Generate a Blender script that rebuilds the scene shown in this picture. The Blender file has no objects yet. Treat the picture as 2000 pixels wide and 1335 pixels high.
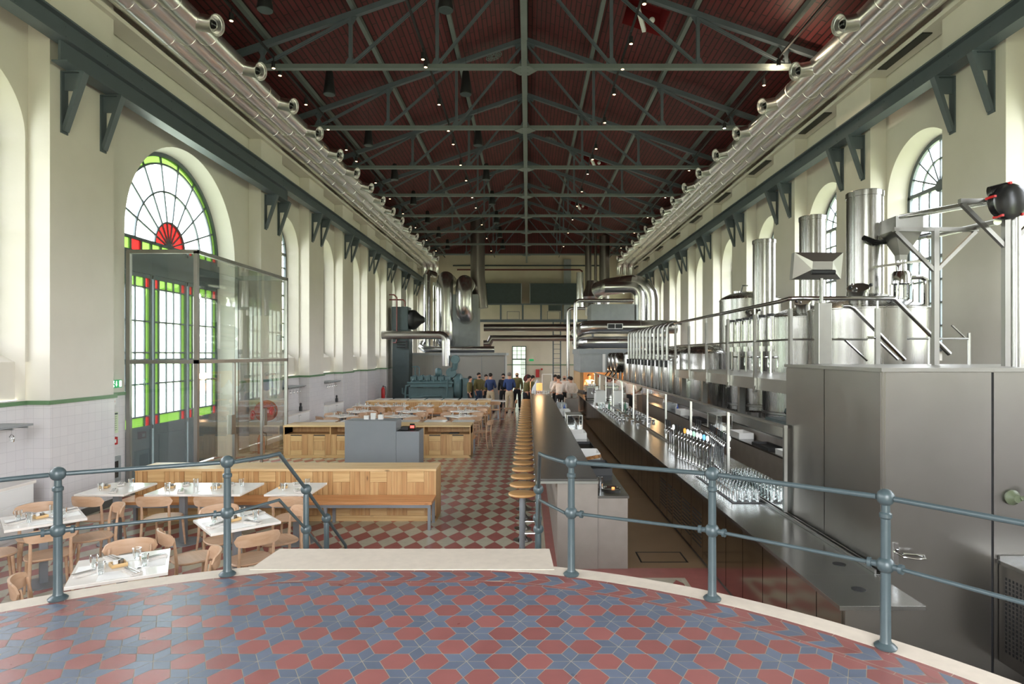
import bpy, math, random
from math import pi, sin, cos, sqrt, atan2, radians
from mathutils import Vector, Matrix
random.seed(7)
sc = bpy.context.scene
COL = sc.collection
EYE = 2.62
# ------------------------------------------------------------------ helpers
def lin(c):
    c /= 255.0
    return c / 12.92 if c <= 0.04045 else ((c + 0.055) / 1.055) ** 2.4
def C(r, g, b): return (lin(r), lin(g), lin(b), 1.0)

class MB:
    """collects primitives into one mesh"""
    def __init__(s): s.v = []; s.f = []; s.m = []; s.mi = 0
    def mat(s, i): s.mi = i; return s
    def add(s, vs, fs):
        o = len(s.v); s.v += [tuple(p) for p in vs]
        for f in fs: s.f.append(tuple(o + i for i in f)); s.m.append(s.mi)
        return s
    def box(s, x0, x1, y0, y1, z0, z1):
        return s.add([(x0,y0,z0),(x1,y0,z0),(x1,y1,z0),(x0,y1,z0),(x0,y0,z1),(x1,y0,z1),(x1,y1,z1),(x0,y1,z1)],
                     [(0,3,2,1),(4,5,6,7),(0,1,5,4),(1,2,6,5),(2,3,7,6),(3,0,4,7)])
    def cb(s, c, d, rz=0.0):
        x, y, z = c; a, b, h = d[0]/2, d[1]/2, d[2]/2; cs, sn = cos(rz), sin(rz)
        vs = []
        for k in (-h, h):
            for u, w in ((-a,-b),(a,-b),(a,b),(-a,b)): vs.append((x+u*cs-w*sn, y+u*sn+w*cs, z+k))
        return s.add(vs, [(0,3,2,1),(4,5,6,7),(0,1,5,4),(1,2,6,5),(2,3,7,6),(3,0,4,7)])
    def bar(s, p, q, w, h, up=(0,0,1)):
        """rectangular bar from p to q, w across, h along up"""
        p, q = Vector(p), Vector(q); d = (q-p).normalized(); up = Vector(up)
        if abs(d.dot(up)) > 0.98: up = Vector((0,1,0))
        a = d.cross(up).normalized() * (w/2); b = a.cross(d).normalized() * (h/2)
        vs = [p-a-b, p+a-b, p+a+b, p-a+b, q-a-b, q+a-b, q+a+b, q-a+b]
        return s.add(vs, [(0,1,2,3),(7,6,5,4),(0,4,5,1),(1,5,6,2),(2,6,7,3),(3,7,4,0)])
    def tube(s, pts, r, n=10, cap=True):
        """round tube through points; r a number or list"""
        P = [Vector(p) for p in pts]; R = r if isinstance(r, (list, tuple)) else [r]*len(P)
        t0 = (P[1]-P[0]).normalized()
        up = Vector((0,0,1)) if abs(t0.z) < 0.9 else Vector((1,0,0))
        nrm = (up - t0*up.dot(t0)).normalized(); vs = []; prev = t0
        for i, p in enumerate(P):
            if i == 0: t = t0
            elif i == len(P)-1: t = (P[i]-P[i-1]).normalized()
            else:
                t = ((P[i]-P[i-1]).normalized() + (P[i+1]-P[i]).normalized())
                t = t.normalized() if t.length > 1e-6 else prev
            q = prev.rotation_difference(t); nrm = q @ nrm; nrm = (nrm - t*nrm.dot(t)).normalized(); prev = t
            bn = t.cross(nrm); k = 1.0
            if 0 < i < len(P)-1:
                c = (P[i]-P[i-1]).normalized().dot(t); k = 1/max(c, 0.6)
                ax = (P[i+1]-P[i]).normalized() - (P[i]-P[i-1]).normalized()
                ax = ax.normalized() if ax.length > 1e-5 else None
            else: ax = None
            for j in range(n):
                a = 2*pi*j/n; o = nrm*cos(a)*R[i] + bn*sin(a)*R[i]
                if ax is not None: o = o + ax*(o.dot(ax)*(k-1))
                vs.append(p+o)
        fs = [(i*n+j, i*n+(j+1)%n, (i+1)*n+(j+1)%n, (i+1)*n+j) for i in range(len(P)-1) for j in range(n)]
        if cap: fs += [tuple(range(n))[::-1], tuple(range((len(P)-1)*n, len(P)*n))]
        return s.add(vs, fs)
    def cyl(s, p, q, r, r2=None, n=16, cap=True): return s.tube([p, q], [r, r if r2 is None else r2], n, cap)
    def lathe(s, prof, c=(0,0,0), n=20, axis='z', close=False):
        """profile of (r, h) turned about the axis through c"""
        vs = []
        for r, h in prof:
            for j in range(n):
                a = 2*pi*j/n; u, w = r*cos(a), r*sin(a)
                vs.append((c[0]+u, c[1]+w, c[2]+h) if axis == 'z' else (c[0]+u, c[1]+h, c[2]+w) if axis == 'y' else (c[0]+h, c[1]+u, c[2]+w))
        m = len(prof)
        fs = [(i*n+j, i*n+(j+1)%n, (i+1)*n+(j+1)%n, (i+1)*n+j) for i in range(m-1) for j in range(n)]
        if prof[0][0] > 1e-6: fs.append(tuple(range(n))[::-1])
        if prof[-1][0] > 1e-6 and not close: fs.append(tuple(range((m-1)*n, m*n)))
        return s.add(vs, fs)
    def sph(s, c, r, n=14, sx=1, sy=1, sz=1):
        m = n//2; vs = [(c[0], c[1], c[2]-r*sz)]
        for i in range(1, m):
            a = -pi/2 + pi*i/m
            for j in range(n):
                b = 2*pi*j/n; vs.append((c[0]+r*sx*cos(a)*cos(b), c[1]+r*sy*cos(a)*sin(b), c[2]+r*sz*sin(a)))
        vs.append((c[0], c[1], c[2]+r*sz)); L = len(vs)-1; fs = []
        for j in range(n):
            fs.append((0, 1+(j+1)%n, 1+j)); fs.append((L, L-n+j, L-n+(j+1)%n))
        for i in range(m-2):
            for j in range(n): fs.append((1+i*n+j, 1+i*n+(j+1)%n, 1+(i+1)*n+(j+1)%n, 1+(i+1)*n+j))
        return s.add(vs, fs)
    def prism(s, poly, h0, h1, axis='z'):
        """2-D polygon extruded; axis z: (x,y); axis y: (x,z); axis x: (y,z)"""
        n = len(poly)
        def pt(p, h): return (p[0],p[1],h) if axis=='z' else (p[0],h,p[1]) if axis=='y' else (h,p[0],p[1])
        vs = [pt(p, h0) for p in poly] + [pt(p, h1) for p in poly]
        fs = [tuple(range(n))[::-1], tuple(range(n, 2*n))] + [(i, (i+1)%n, n+(i+1)%n, n+i) for i in range(n)]
        return s.add(vs, fs)
    def strip(s, A, B, close=False):
        """quads between two point rows"""
        n = len(A); fs = [(i, i+1, n+i+1, n+i) for i in range(n-1)]
        if close: fs.append((n-1, 0, n, 2*n-1))
        return s.add(list(A)+list(B), fs)
    def xf(s, M, start=0):
        for i in range(start, len(s.v)): s.v[i] = tuple(M @ Vector(s.v[i]))
        return s
    def build(s, name, mats, parent=None, smooth=35, bevel=0, label=None):
        me = bpy.data.meshes.new(name); me.from_pydata(s.v, [], s.f); me.update()
        if not isinstance(mats, (list, tuple)): mats = [mats]
        for m in mats: me.materials.append(m)
        if len(mats) > 1: me.polygons.foreach_set('material_index', s.m)
        if smooth:
            me.polygons.foreach_set('use_smooth', [True]*len(me.polygons))
            me.set_sharp_from_angle(angle=radians(smooth))
        o = bpy.data.objects.new(name, me); COL.objects.link(o)
        if parent is not None: o.parent = parent
        if bevel:
            b = o.modifiers.new('bevel', 'BEVEL'); b.width = bevel; b.segments = 2; b.limit_method = 'ANGLE'; b.harden_normals = False
        if label: o['label'] = label
        return o
def recalc(o):
    import bmesh
    bm = bmesh.new(); bm.from_mesh(o.data); bmesh.ops.recalc_face_normals(bm, faces=bm.faces); bm.to_mesh(o.data); bm.free()
    return o
def thing(name, label, cat, loc=(0,0,0), rz=0.0, group=None):
    o = bpy.data.objects.new(name, None); COL.objects.link(o); o.empty_display_size = 0.05
    o.location = loc; o.rotation_euler = (0,0,rz); o['label'] = label; o['category'] = cat; o['kind'] = 'thing'
    if group: o['group'] = group
    return o
def tag(o, label, cat, group=None, kind=None):
    o['label'] = label; o['category'] = cat
    if group: o['group'] = group
    o['kind'] = kind or 'thing'
    return o
def struct(o, label=None):
    o['kind'] = 'structure'
    if label: o['label'] = label
    return o
KIDS = {}
def dup(root, label=None, loc=None, rz=None, group=None):
    def cp(o, par):
        c = o.copy(); COL.objects.link(c)
        if par is not None: c.parent = par
        for ch in o.children: cp(ch, c)
        return c
    r = cp(root, None)
    if loc is not None: r.location = loc
    if rz is not None: r.rotation_euler = (0,0,rz)
    if label: r['label'] = label
    if group: r['group'] = group
    return r
class Kind:
    """first call hands out the original, later calls copies"""
    def __init__(s, root): s.root = root; s.used = False
    def put(s, loc, rz=0.0, label=None, group=None):
        if not s.used:
            s.used = True; o = s.root; o.location = loc; o.rotation_euler = (0,0,rz)
            if label: o['label'] = label
            if group: o['group'] = group
            return o
        return dup(s.root, label, loc, rz, group)
ORD = ['nearest','second','third','fourth','fifth','sixth','seventh','eighth','ninth','tenth','eleventh','twelfth','thirteenth','fourteenth','fifteenth','sixteenth','seventeenth','eighteenth','nineteenth','twentieth','twenty-first','twenty-second','twenty-third','twenty-fourth','twenty-fifth','twenty-sixth','twenty-seventh','twenty-eighth','twenty-ninth','thirtieth','thirty-first','thirty-second']
# ------------------------------------------------------------------ materials
def nm(name):
    m = bpy.data.materials.new(name); m.use_nodes = True; nt = m.node_tree
    return m, nt, nt.nodes['Principled BSDF']
def N(nt, t, **kw):
    n = nt.nodes.new(t)
    for k, v in kw.items():
        if k.startswith('i_'): n.inputs[k[2:].replace('_', ' ')].default_value = v
        else: setattr(n, k, v)
    return n
def L(nt, a, b): nt.links.new(a, b)
def ramp(nt, stops):
    r = nt.nodes.new('ShaderNodeValToRGB'); e = r.color_ramp.elements
    while len(e) < len(stops): e.new(0.5)
    for i, (p, c) in enumerate(stops): e[i].position = p; e[i].color = c
    return r
def scaled(c, k): return (c[0]*k, c[1]*k, c[2]*k, 1)
def coords(nt, scale=(1,1,1), rot=(0,0,0)):
    tc = N(nt, 'ShaderNodeTexCoord'); mp = N(nt, 'ShaderNodeMapping')
    mp.inputs['Scale'].default_value = scale; mp.inputs['Rotation'].default_value = rot
    L(nt, tc.outputs['Object'], mp.inputs['Vector']); return mp.outputs['Vector']
def mat(name, col, rough=0.5, metal=0.0, var=0.08, nscale=6.0, bump=0.0, stretch=(1,1,1), coat=0.0, spec=None):
    m, nt, b = nm(name)
    b.inputs['Roughness'].default_value = rough; b.inputs['Metallic'].default_value = metal
    if spec is not None: b.inputs['Specular IOR Level'].default_value = spec
    if coat: b.inputs['Coat Weight'].default_value = coat
    if var:
        v = coords(nt, stretch); n = N(nt, 'ShaderNodeTexNoise'); n.inputs['Scale'].default_value = nscale; n.inputs['Detail'].default_value = 4
        L(nt, v, n.inputs['Vector'])
        r = ramp(nt, [(0.3, scaled(col, 1-var)), (0.7, scaled(col, 1+var))]); L(nt, n.outputs['Fac'], r.inputs['Fac']); L(nt, r.outputs['Color'], b.inputs['Base Color'])
        if bump:
            bp = N(nt, 'ShaderNodeBump'); bp.inputs['Strength'].default_value = bump; bp.inputs['Distance'].default_value = 0.01
            L(nt, n.outputs['Fac'], bp.inputs['Height']); L(nt, bp.outputs['Normal'], b.inputs['Normal'])
    else: b.inputs['Base Color'].default_value = col
    return m
def emat(name, col, strength, sample=False):
    m, nt, b = nm(name); b.inputs['Base Color'].default_value = col
    b.inputs['Emission Color'].default_value = col; b.inputs['Emission Strength'].default_value = strength
    m.cycles.emission_sampling = 'AUTO' if sample else 'NONE'
    return m
def steel(name, col, rough, stretch=(3,3,60), amp=0.12, bump=0.03, aniso=0.0):
    m, nt, b = nm(name); b.inputs['Metallic'].default_value = 1.0
    v = coords(nt, stretch); n = N(nt, 'ShaderNodeTexNoise'); n.inputs['Scale'].default_value = 4; n.inputs['Detail'].default_value = 3; L(nt, v, n.inputs['Vector'])
    v2 = coords(nt, (1,1,1)); n2 = N(nt, 'ShaderNodeTexNoise'); n2.inputs['Scale'].default_value = 1.3; n2.inputs['Detail'].default_value = 3; L(nt, v2, n2.inputs['Vector'])
    r = ramp(nt, [(0.3, scaled(col, 0.9)), (0.7, scaled(col, 1.06))]); L(nt, n2.outputs['Fac'], r.inputs['Fac']); L(nt, r.outputs['Color'], b.inputs['Base Color'])
    mr = N(nt, 'ShaderNodeMapRange'); mr.inputs['To Min'].default_value = max(rough-amp, 0.03); mr.inputs['To Max'].default_value = rough+amp
    L(nt, n.outputs['Fac'], mr.inputs['Value']); L(nt, mr.outputs['Result'], b.inputs['Roughness'])
    bp = N(nt, 'ShaderNodeBump'); bp.inputs['Strength'].default_value = bump; bp.inputs['Distance'].default_value = 0.005
    L(nt, n.outputs['Fac'], bp.inputs['Height']); L(nt, bp.outputs['Normal'], b.inputs['Normal'])
    if aniso: b.inputs['Anisotropic'].default_value = aniso
    return m
def foil(name, col, rough):
    """rolled sheet duct: bright, softly rippled"""
    m, nt, b = nm(name); b.inputs['Metallic'].default_value = 1.0; b.inputs['Base Color'].default_value = col; b.inputs['Roughness'].default_value = rough
    v = coords(nt, (0.7,0.7,0.7)); n = N(nt, 'ShaderNodeTexNoise'); n.inputs['Scale'].default_value = 1.6; n.inputs['Detail'].default_value = 2; L(nt, v, n.inputs['Vector'])
    bp = N(nt, 'ShaderNodeBump'); bp.inputs['Strength'].default_value = 0.08; bp.inputs['Distance'].default_value = 0.03
    L(nt, n.outputs['Fac'], bp.inputs['Height']); L(nt, bp.outputs['Normal'], b.inputs['Normal'])
    return m
def thin_glass(name, tint=(0.93,0.97,0.95,1), refl=1.0, rough=0.02):
    m, nt, b = nm(name); nt.nodes.remove(b); out = nt.nodes['Material Output']
    t = N(nt, 'ShaderNodeBsdfTransparent'); t.inputs['Color'].default_value = tint
    g = N(nt, 'ShaderNodeBsdfGlossy'); g.inputs['Roughness'].default_value = rough; g.inputs['Color'].default_value = (1,1,1,1)
    fr = N(nt, 'ShaderNodeFresnel'); fr.inputs['IOR'].default_value = 1.5
    mu = N(nt, 'ShaderNodeMath', operation='MULTIPLY'); mu.inputs[1].default_value = refl; L(nt, fr.outputs['Fac'], mu.inputs[0])
    mx = N(nt, 'ShaderNodeMixShader'); L(nt, mu.outputs[0], mx.inputs['Fac']); L(nt, t.outputs[0], mx.inputs[1]); L(nt, g.outputs[0], mx.inputs[2])
    L(nt, mx.outputs[0], out.inputs['Surface']); return m
def wood(name, c1, c2, axis='x', rough=0.45, scale=1.0):
    """grain running along axis"""
    m, nt, b = nm(name); b.inputs['Roughness'].default_value = rough
    st = {'x': (0.8,14,14), 'y': (14,0.8,14), 'z': (14,14,0.8)}[axis]
    v = coords(nt, tuple(k*scale for k in st)); n = N(nt, 'ShaderNodeTexNoise'); n.inputs['Scale'].default_value = 1.6; n.inputs['Detail'].default_value = 6; n.inputs['Distortion'].default_value = 0.6; L(nt, v, n.inputs['Vector'])
    r = ramp(nt, [(0.32, c2), (0.62, c1)]); L(nt, n.outputs['Fac'], r.inputs['Fac'])
    # knots
    v2 = coords(nt, tuple(k*0.45 for k in ((3,9,9) if axis=='x' else (9,3,9) if axis=='y' else (9,9,3)))); vo = N(nt, 'ShaderNodeTexVoronoi'); vo.inputs['Scale'].default_value = 1.2; L(nt, v2, vo.inputs['Vector'])
    kr = ramp(nt, [(0.03, (1,1,1,1)), (0.09, (0,0,0,1))]); L(nt, vo.outputs['Distance'], kr.inputs['Fac'])
    mx = N(nt, 'ShaderNodeMix', data_type='RGBA'); L(nt, kr.outputs['Color'], mx.inputs[0]); L(nt, r.outputs['Color'], mx.inputs[6]); mx.inputs[7].default_value = scaled(c2, 0.45)
    L(nt, mx.outputs[2], b.inputs['Base Color'])
    return m
M = {}
M['plaster'] = mat('plaster', C(212,206,195), 0.85, var=0.03, nscale=1.5)
M['plaster_back'] = mat('plaster_back', C(204,194,172), 0.85, var=0.04, nscale=1.5)
def tile_wall():
    m, nt, b = nm('dado_tiles'); b.inputs['Roughness'].default_value = 0.25
    tc = N(nt, 'ShaderNodeTexCoord'); sp = N(nt, 'ShaderNodeSeparateXYZ'); L(nt, tc.outputs['Object'], sp.inputs[0])
    ad = N(nt, 'ShaderNodeMath', operation='ADD'); L(nt, sp.outputs['X'], ad.inputs[0]); L(nt, sp.outputs['Y'], ad.inputs[1])
    cb = N(nt, 'ShaderNodeCombineXYZ'); L(nt, ad.outputs[0], cb.inputs['X']); L(nt, sp.outputs['Z'], cb.inputs['Y'])
    br = N(nt, 'ShaderNodeTexBrick'); br.offset = 0.0; br.inputs['Scale'].default_value = 1.0; br.inputs['Brick Width'].default_value = 0.15; br.inputs['Row Height'].default_value = 0.15
    br.inputs['Mortar Size'].default_value = 0.002; br.inputs['Color1'].default_value = C(212,208,208); br.inputs['Color2'].default_value = C(208,204,205); br.inputs['Mortar'].default_value = C(186,182,184)
    L(nt, cb.outputs[0], br.inputs['Vector']); L(nt, br.outputs['Color'], b.inputs['Base Color']); return m
M['dado'] = tile_wall()
M['dado_trim'] = mat('green_trim', C(96,128,92), 0.3, var=0.06)
M['base_dark'] = mat('dark_baseboard', C(82,80,74), 0.5)
def roof_boards():
    m, nt, b = nm('roof_boards'); b.inputs['Roughness'].default_value = 0.55
    tc = N(nt, 'ShaderNodeTexCoord'); sp = N(nt, 'ShaderNodeSeparateXYZ'); L(nt, tc.outputs['Object'], sp.inputs[0])
    cb = N(nt, 'ShaderNodeCombineXYZ'); L(nt, sp.outputs['Y'], cb.inputs['X']); L(nt, sp.outputs['X'], cb.inputs['Y'])
    br = N(nt, 'ShaderNodeTexBrick'); br.offset = 0.5; br.inputs['Scale'].default_value = 1.0; br.inputs['Brick Width'].default_value = 0.9; br.inputs['Row Height'].default_value = 0.12
    br.inputs['Mortar Size'].default_value = 0.014; br.inputs['Color1'].default_value = C(98,39,41); br.inputs['Color2'].default_value = C(82,33,35); br.inputs['Mortar'].default_value = C(26,15,16)
    L(nt, cb.outputs[0], br.inputs['Vector']); L(nt, br.outputs['Color'], b.inputs['Base Color']); return m
M['roof'] = roof_boards()
M['hatch_red'] = mat('hatch_red', C(120,30,34), 0.5)
M['paint'] = mat('steel_paint', C(86,95,101), 0.42, var=0.06, nscale=3)
M['truss'] = mat('lit_steel_paint', C(104,112,110), 0.45, var=0.06, nscale=3)  # same steel paint, lightened in colour for members that catch the light
M['rail'] = mat('railing_paint', C(68,80,83), 0.33, var=0.07, nscale=9, bump=0.04)
M['engine'] = mat('engine_paint', C(88,114,118), 0.38, var=0.1, nscale=5)
M['darkgreen'] = mat('machine_green', C(52,64,66), 0.45, var=0.1)
M['black'] = mat('black', C(28,28,30), 0.5, var=0.1)
M['blackgloss'] = mat('black_gloss', C(22,22,24), 0.2, var=0)
M['duct'] = foil('duct_sheet', (0.60,0.59,0.59,1), 0.24)
M['ductlong'] = mat('duct_smooth', (0.92,0.90,0.89,1), 0.30, 1.0, var=0.04, nscale=.5)
M['ductdull'] = foil('duct_dull', (0.32,0.29,0.28,1), 0.3)
M['steel'] = steel('brushed_steel', (0.36,0.35,0.33,1), 0.36, (2,2,12), 0.04, 0.0)
M['steelh'] = steel('steel_sheet', (0.32,0.305,0.285,1), 0.33, (1.6,1.6,0.8), 0.05, 0.0)
M['tank'] = steel('tank_steel', (0.36,0.35,0.335,1), 0.27, (7,7,0.3), 0.03, 0.005)
M['steeltop'] = steel('counter_steel', (0.36,0.36,0.355,1), 0.24, (1,.5,1), 0.02, 0.0)
M['chrome'] = mat('chrome', (0.5,0.5,0.5,1), 0.1, 1.0, var=0)
M['satin'] = mat('satin_steel', (0.36,0.355,0.34,1), 0.3, 1.0, var=0.05)
M['bronze'] = mat('counter_front', (0.47,0.43,0.385,1), 0.13, 1.0, var=0.15, nscale=1.5)
M['zinc'] = mat('bar_top', C(80,77,75), 0.27, 0.0, var=0.18, nscale=3, stretch=(1,3,1), spec=0.6)
M['barside'] = mat('bar_end_panel', C(140,131,123), 0.45, 0.0, var=0.08, nscale=5)
M['greybox'] = mat('grey_panel', C(158,155,148), 0.6, var=0.03, nscale=1)
M['greyzinc'] = mat('galvanised', C(150,154,156), 0.45, 0.3, var=0.06, nscale=4)
M['desk'] = mat('desk_grey', C(132,138,143), 0.55, var=0.03, nscale=3)
M['beech'] = wood('beech', C(200,166,138), C(182,146,114), 'x', 0.42, 0.6)
M['stoolwood'] = wood('stool_wood', C(206,160,106), C(176,128,76), 'x', 0.35)
M['pine_v'] = wood('pine_upright', C(200,162,112), C(178,134,84), 'z', 0.45)
M['pine_h'] = wood('pine_level', C(212,178,126), C(190,150,98), 'x', 0.45)
M['pine_v2'] = wood('pine_upright_dark', C(190,148,98), C(166,120,74), 'z', 0.45)
M['pine_seat'] = wood('pine_seat', C(204,148,98), C(178,118,70), 'x', 0.4)
M['pine_top'] = wood('pine_top', C(218,188,142), C(198,162,112), 'x', 0.4)
M['greyleg'] = mat('grey_leg', C(138,142,146), 0.4, 0.3, var=0.03)
M['marble'] = mat('table_marble', C(228,222,214), 0.14, var=0.03, nscale=8)
M['paper'] = mat('paper', C(240,238,234), 0.8, var=0.02)
M['napkin'] = mat('napkin', C(212,205,198), 0.9, var=0.05, nscale=20)
M['white'] = mat('white_lacquer', C(226,225,222), 0.4, var=0.01)
M['stone'] = mat('limestone', C(206,194,178), 0.6, var=0.05, nscale=14, bump=0.03)
M['tan'] = mat('aisle_floor', C(140,116,88), 0.45, var=0.08, nscale=1.5)
M['concrete'] = mat('brewery_floor', C(112,106,100), 0.5, var=0.1, nscale=2)
M['redband'] = mat('red_tile_band', C(160,98,92), 0.28, var=0.1, nscale=7)
M['creamband'] = mat('cream_tile_band', C(182,172,152), 0.28, var=0.06, nscale=7)
M['red'] = mat('red_enamel', C(186,30,30), 0.35, var=0.03)
M['darkred'] = mat('dark_red_pipe', C(96,38,36), 0.4, var=0.05)
M['green_sign'] = emat('sign_green', C(30,140,80), 0.5)
M['white_sign'] = emat('sign_white', C(235,245,235), 1.5)
M['lamp_warm'] = emat('lamp_warm', (1.0,0.66,0.34,1), 5.0)
M['lamp_hot'] = emat('lamp_bright', (1.0,0.86,0.62,1), 60.0)
M['lamp_amber'] = emat('lamp_amber', (1.0,0.42,0.13,1), 0.6)
M['copper'] = mat('copper', (0.80,0.42,0.24,1), 0.25, 1.0, var=0.05)
M['blue'] = mat('blue_handle', C(40,80,170), 0.4, var=0)
M['glass'] = thin_glass('clear_glass', (0.88,0.92,0.90,1), 2.4)
M['glass2'] = thin_glass('screen_glass', (0.93,0.95,0.94,1), 1.2)
M['tumbler'] = thin_glass('tumbler_glass', (0.93,0.95,0.95,1), 2.0, 0.03)
M['window_clear'] = thin_glass('window_glass', (0.97,0.98,0.98,1), 0.5)
def stained(name, col):
    m, nt, b = nm(name); nt.nodes.remove(b); out = nt.nodes['Material Output']
    t = N(nt, 'ShaderNodeBsdfTransparent'); t.inputs['Color'].default_value = col
    d = N(nt, 'ShaderNodeBsdfTranslucent'); d.inputs['Color'].default_value = col
    g = N(nt, 'ShaderNodeBsdfGlossy'); g.inputs['Roughness'].default_value = 0.15
    mx = N(nt, 'ShaderNodeMixShader'); mx.inputs['Fac'].default_value = 0.45; L(nt, t.outputs[0], mx.inputs[1]); L(nt, d.outputs[0], mx.inputs[2])
    m2 = N(nt, 'ShaderNodeMixShader'); m2.inputs['Fac'].default_value = 0.04; L(nt, mx.outputs[0], m2.inputs[1]); L(nt, g.outputs[0], m2.inputs[2])
    L(nt, m2.outputs[0], out.inputs['Surface']); return m
M['frost'] = stained('frosted_glass', (0.72,0.76,0.76,1))
M['green_glass'] = stained('green_glass', (0.055,0.105,0.018,1))
M['red_glass'] = stained('red_glass', (0.13,0.006,0.005,1))
def rhomb_floor():
    m, nt, b = nm('rhomb_tiles'); b.inputs['Roughness'].default_value = 0.22
    w, l = 0.273, 0.475; x0, y0 = -1.284, 8.676
    tc = N(nt, 'ShaderNodeTexCoord'); sp = N(nt, 'ShaderNodeSeparateXYZ'); L(nt, tc.outputs['Object'], sp.inputs[0])
    def ma(op, a, bv):
        k = N(nt, 'ShaderNodeMath', operation=op)
        for i, z in enumerate((a, bv)):
            if isinstance(z, (int, float)): k.inputs[i].default_value = z
            else: L(nt, z, k.inputs[i])
        return k.outputs[0]
    a = ma('DIVIDE', ma('SUBTRACT', sp.outputs['X'], x0), w); c = ma('DIVIDE', ma('SUBTRACT', sp.outputs['Y'], y0), l)
    u = ma('ADD', ma('ADD', a, c), 0.5); v = ma('ADD', ma('SUBTRACT', a, c), 0.5)
    par = ma('FLOORED_MODULO', ma('ADD', ma('FLOOR', u, 0), ma('FLOOR', v, 0)), 2.0)
    def edge(q):
        f = ma('FRACT', q, 0); return ma('MINIMUM', f, ma('SUBTRACT', 1.0, f))
    g = ma('LESS_THAN', ma('MINIMUM', edge(u), edge(v)), 0.014)
    # one tone per tile
    wn = N(nt, 'ShaderNodeTexWhiteNoise', noise_dimensions='2D'); cb = N(nt, 'ShaderNodeCombineXYZ'); L(nt, ma('FLOOR', u, 0), cb.inputs[0]); L(nt, ma('FLOOR', v, 0), cb.inputs[1]); L(nt, cb.outputs[0], wn.inputs['Vector'])
    ns = N(nt, 'ShaderNodeTexNoise'); ns.inputs['Scale'].default_value = 9; L(nt, tc.outputs['Object'], ns.inputs['Vector'])
    mx = N(nt, 'ShaderNodeMix', data_type='RGBA'); L(nt, par, mx.inputs[0]); mx.inputs[6].default_value = C(158,96,90); mx.inputs[7].default_value = C(186,178,159)
    hs = N(nt, 'ShaderNodeHueSaturation'); L(nt, mx.outputs[2], hs.inputs['Color'])
    val = ma('ADD', 0.80, ma('ADD', ma('MULTIPLY', wn.outputs['Value'], 0.16), ma('MULTIPLY', ns.outputs['Fac'], 0.24))); L(nt, val, hs.inputs['Value'])
    m2 = N(nt, 'ShaderNodeMix', data_type='RGBA'); L(nt, g, m2.inputs[0]); L(nt, hs.outputs['Color'], m2.inputs[6]); m2.inputs[7].default_value = C(168,158,140)
    L(nt, m2.outputs[2], b.inputs['Base Color'])
    return m
M['rhomb'] = rhomb_floor()
def piece_tile(name, col, rough=0.3):
    m, nt, b = nm(name)
    gi = N(nt, 'ShaderNodeNewGeometry'); tc = N(nt, 'ShaderNodeTexCoord'); ns = N(nt, 'ShaderNodeTexNoise'); ns.inputs['Scale'].default_value = 11; ns.inputs['Detail'].default_value = 5; L(nt, tc.outputs['Object'], ns.inputs['Vector'])
    hs = N(nt, 'ShaderNodeHueSaturation'); hs.inputs['Color'].default_value = col
    a = N(nt, 'ShaderNodeMath', operation='MULTIPLY_ADD'); L(nt, gi.outputs['Random Per Island'], a.inputs[0]); a.inputs[1].default_value = 0.22; a.inputs[2].default_value = 0.72
    c = N(nt, 'ShaderNodeMath', operation='MULTIPLY_ADD'); L(nt, ns.outputs['Fac'], c.inputs[0]); c.inputs[1].default_value = 0.36; L(nt, a.outputs[0], c.inputs[2]); L(nt, c.outputs[0], hs.inputs['Value'])
    L(nt, hs.outputs['Color'], b.inputs['Base Color'])
    mr = N(nt, 'ShaderNodeMapRange'); mr.inputs['To Min'].default_value = rough-0.08; mr.inputs['To Max'].default_value = rough+0.12; L(nt, ns.outputs['Fac'], mr.inputs['Value']); L(nt, mr.outputs['Result'], b.inputs['Roughness'])
    return m
M['tile_red'] = piece_tile('platform_red', C(140,88,84)); M['tile_blue'] = piece_tile('platform_blue', C(99,107,123)); M['grout'] = mat('grout', C(188,178,160), 0.7, var=0.05)
M['oldwood'] = wood('board_wood', C(190,140,86), C(130,84,46), 'y', 0.5)
M['yellow'] = mat('yellow_rag', C(196,176,60), 0.7)
M['skin'] = mat('skin', C(196,146,120), 0.55, var=0.03)
def cloth(n, c): M[n] = mat(n, c, 0.85, var=0.08, nscale=12)
cloth('navy', C(38,54,92)); cloth('blazer', C(46,66,112)); cloth('olive', C(104,96,58)); cloth('chino', C(190,174,146)); cloth('dark_cloth', C(26,26,30)); cloth('shirt_white', C(226,212,200)); cloth('hair_dark', C(34,26,22)); cloth('hair_grey', C(110,104,98)); cloth('jeans', C(50,66,92))
# ------------------------------------------------------------------ floor
WX, RX = 7.2, 7.53           # pilaster face and recess face distance from the axis
Y0, Y1 = -4.6, 42.2          # ends of the hall
T = 3.6
def fl():
    mb = MB()
    def q(x0, x1, y0, y1, i, z=0.0):
        mb.mat(i).add([(x0,y0,z),(x1,y0,z),(x1,y1,z),(x0,y1,z)], [(0,1,2,3)])
    q(-8.2, .13, Y0, Y1, 0)
    q(.13, .24, Y0, 27, 2); q(.24, .44, Y0, 27, 1); q(.44, .52, Y0, 27, 2)
    q(.52, 1.78, Y0, 7.02, 0); q(1.78, 1.84, Y0, 7.08, 2); q(1.84, 2.2, Y0, 7.4, 1)
    q(.52, 1.78, 7.02, 7.08, 2); q(.52, 1.84, 7.08, 7.4, 1)
    q(.52, 2.2, 7.4, 27, 3); q(2.2, 8.2, Y0, 27, 4); q(.13, 8.2, 27, Y1, 0)
    return struct(mb.build('floor', [M['rhomb'], M['redband'], M['creamband'], M['tan'], M['concrete']], smooth=0), 'red and cream lozenge tiled hall floor')
fl()
mb = MB()                                                   # small dark triangles along the cream strip by the bar
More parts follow.
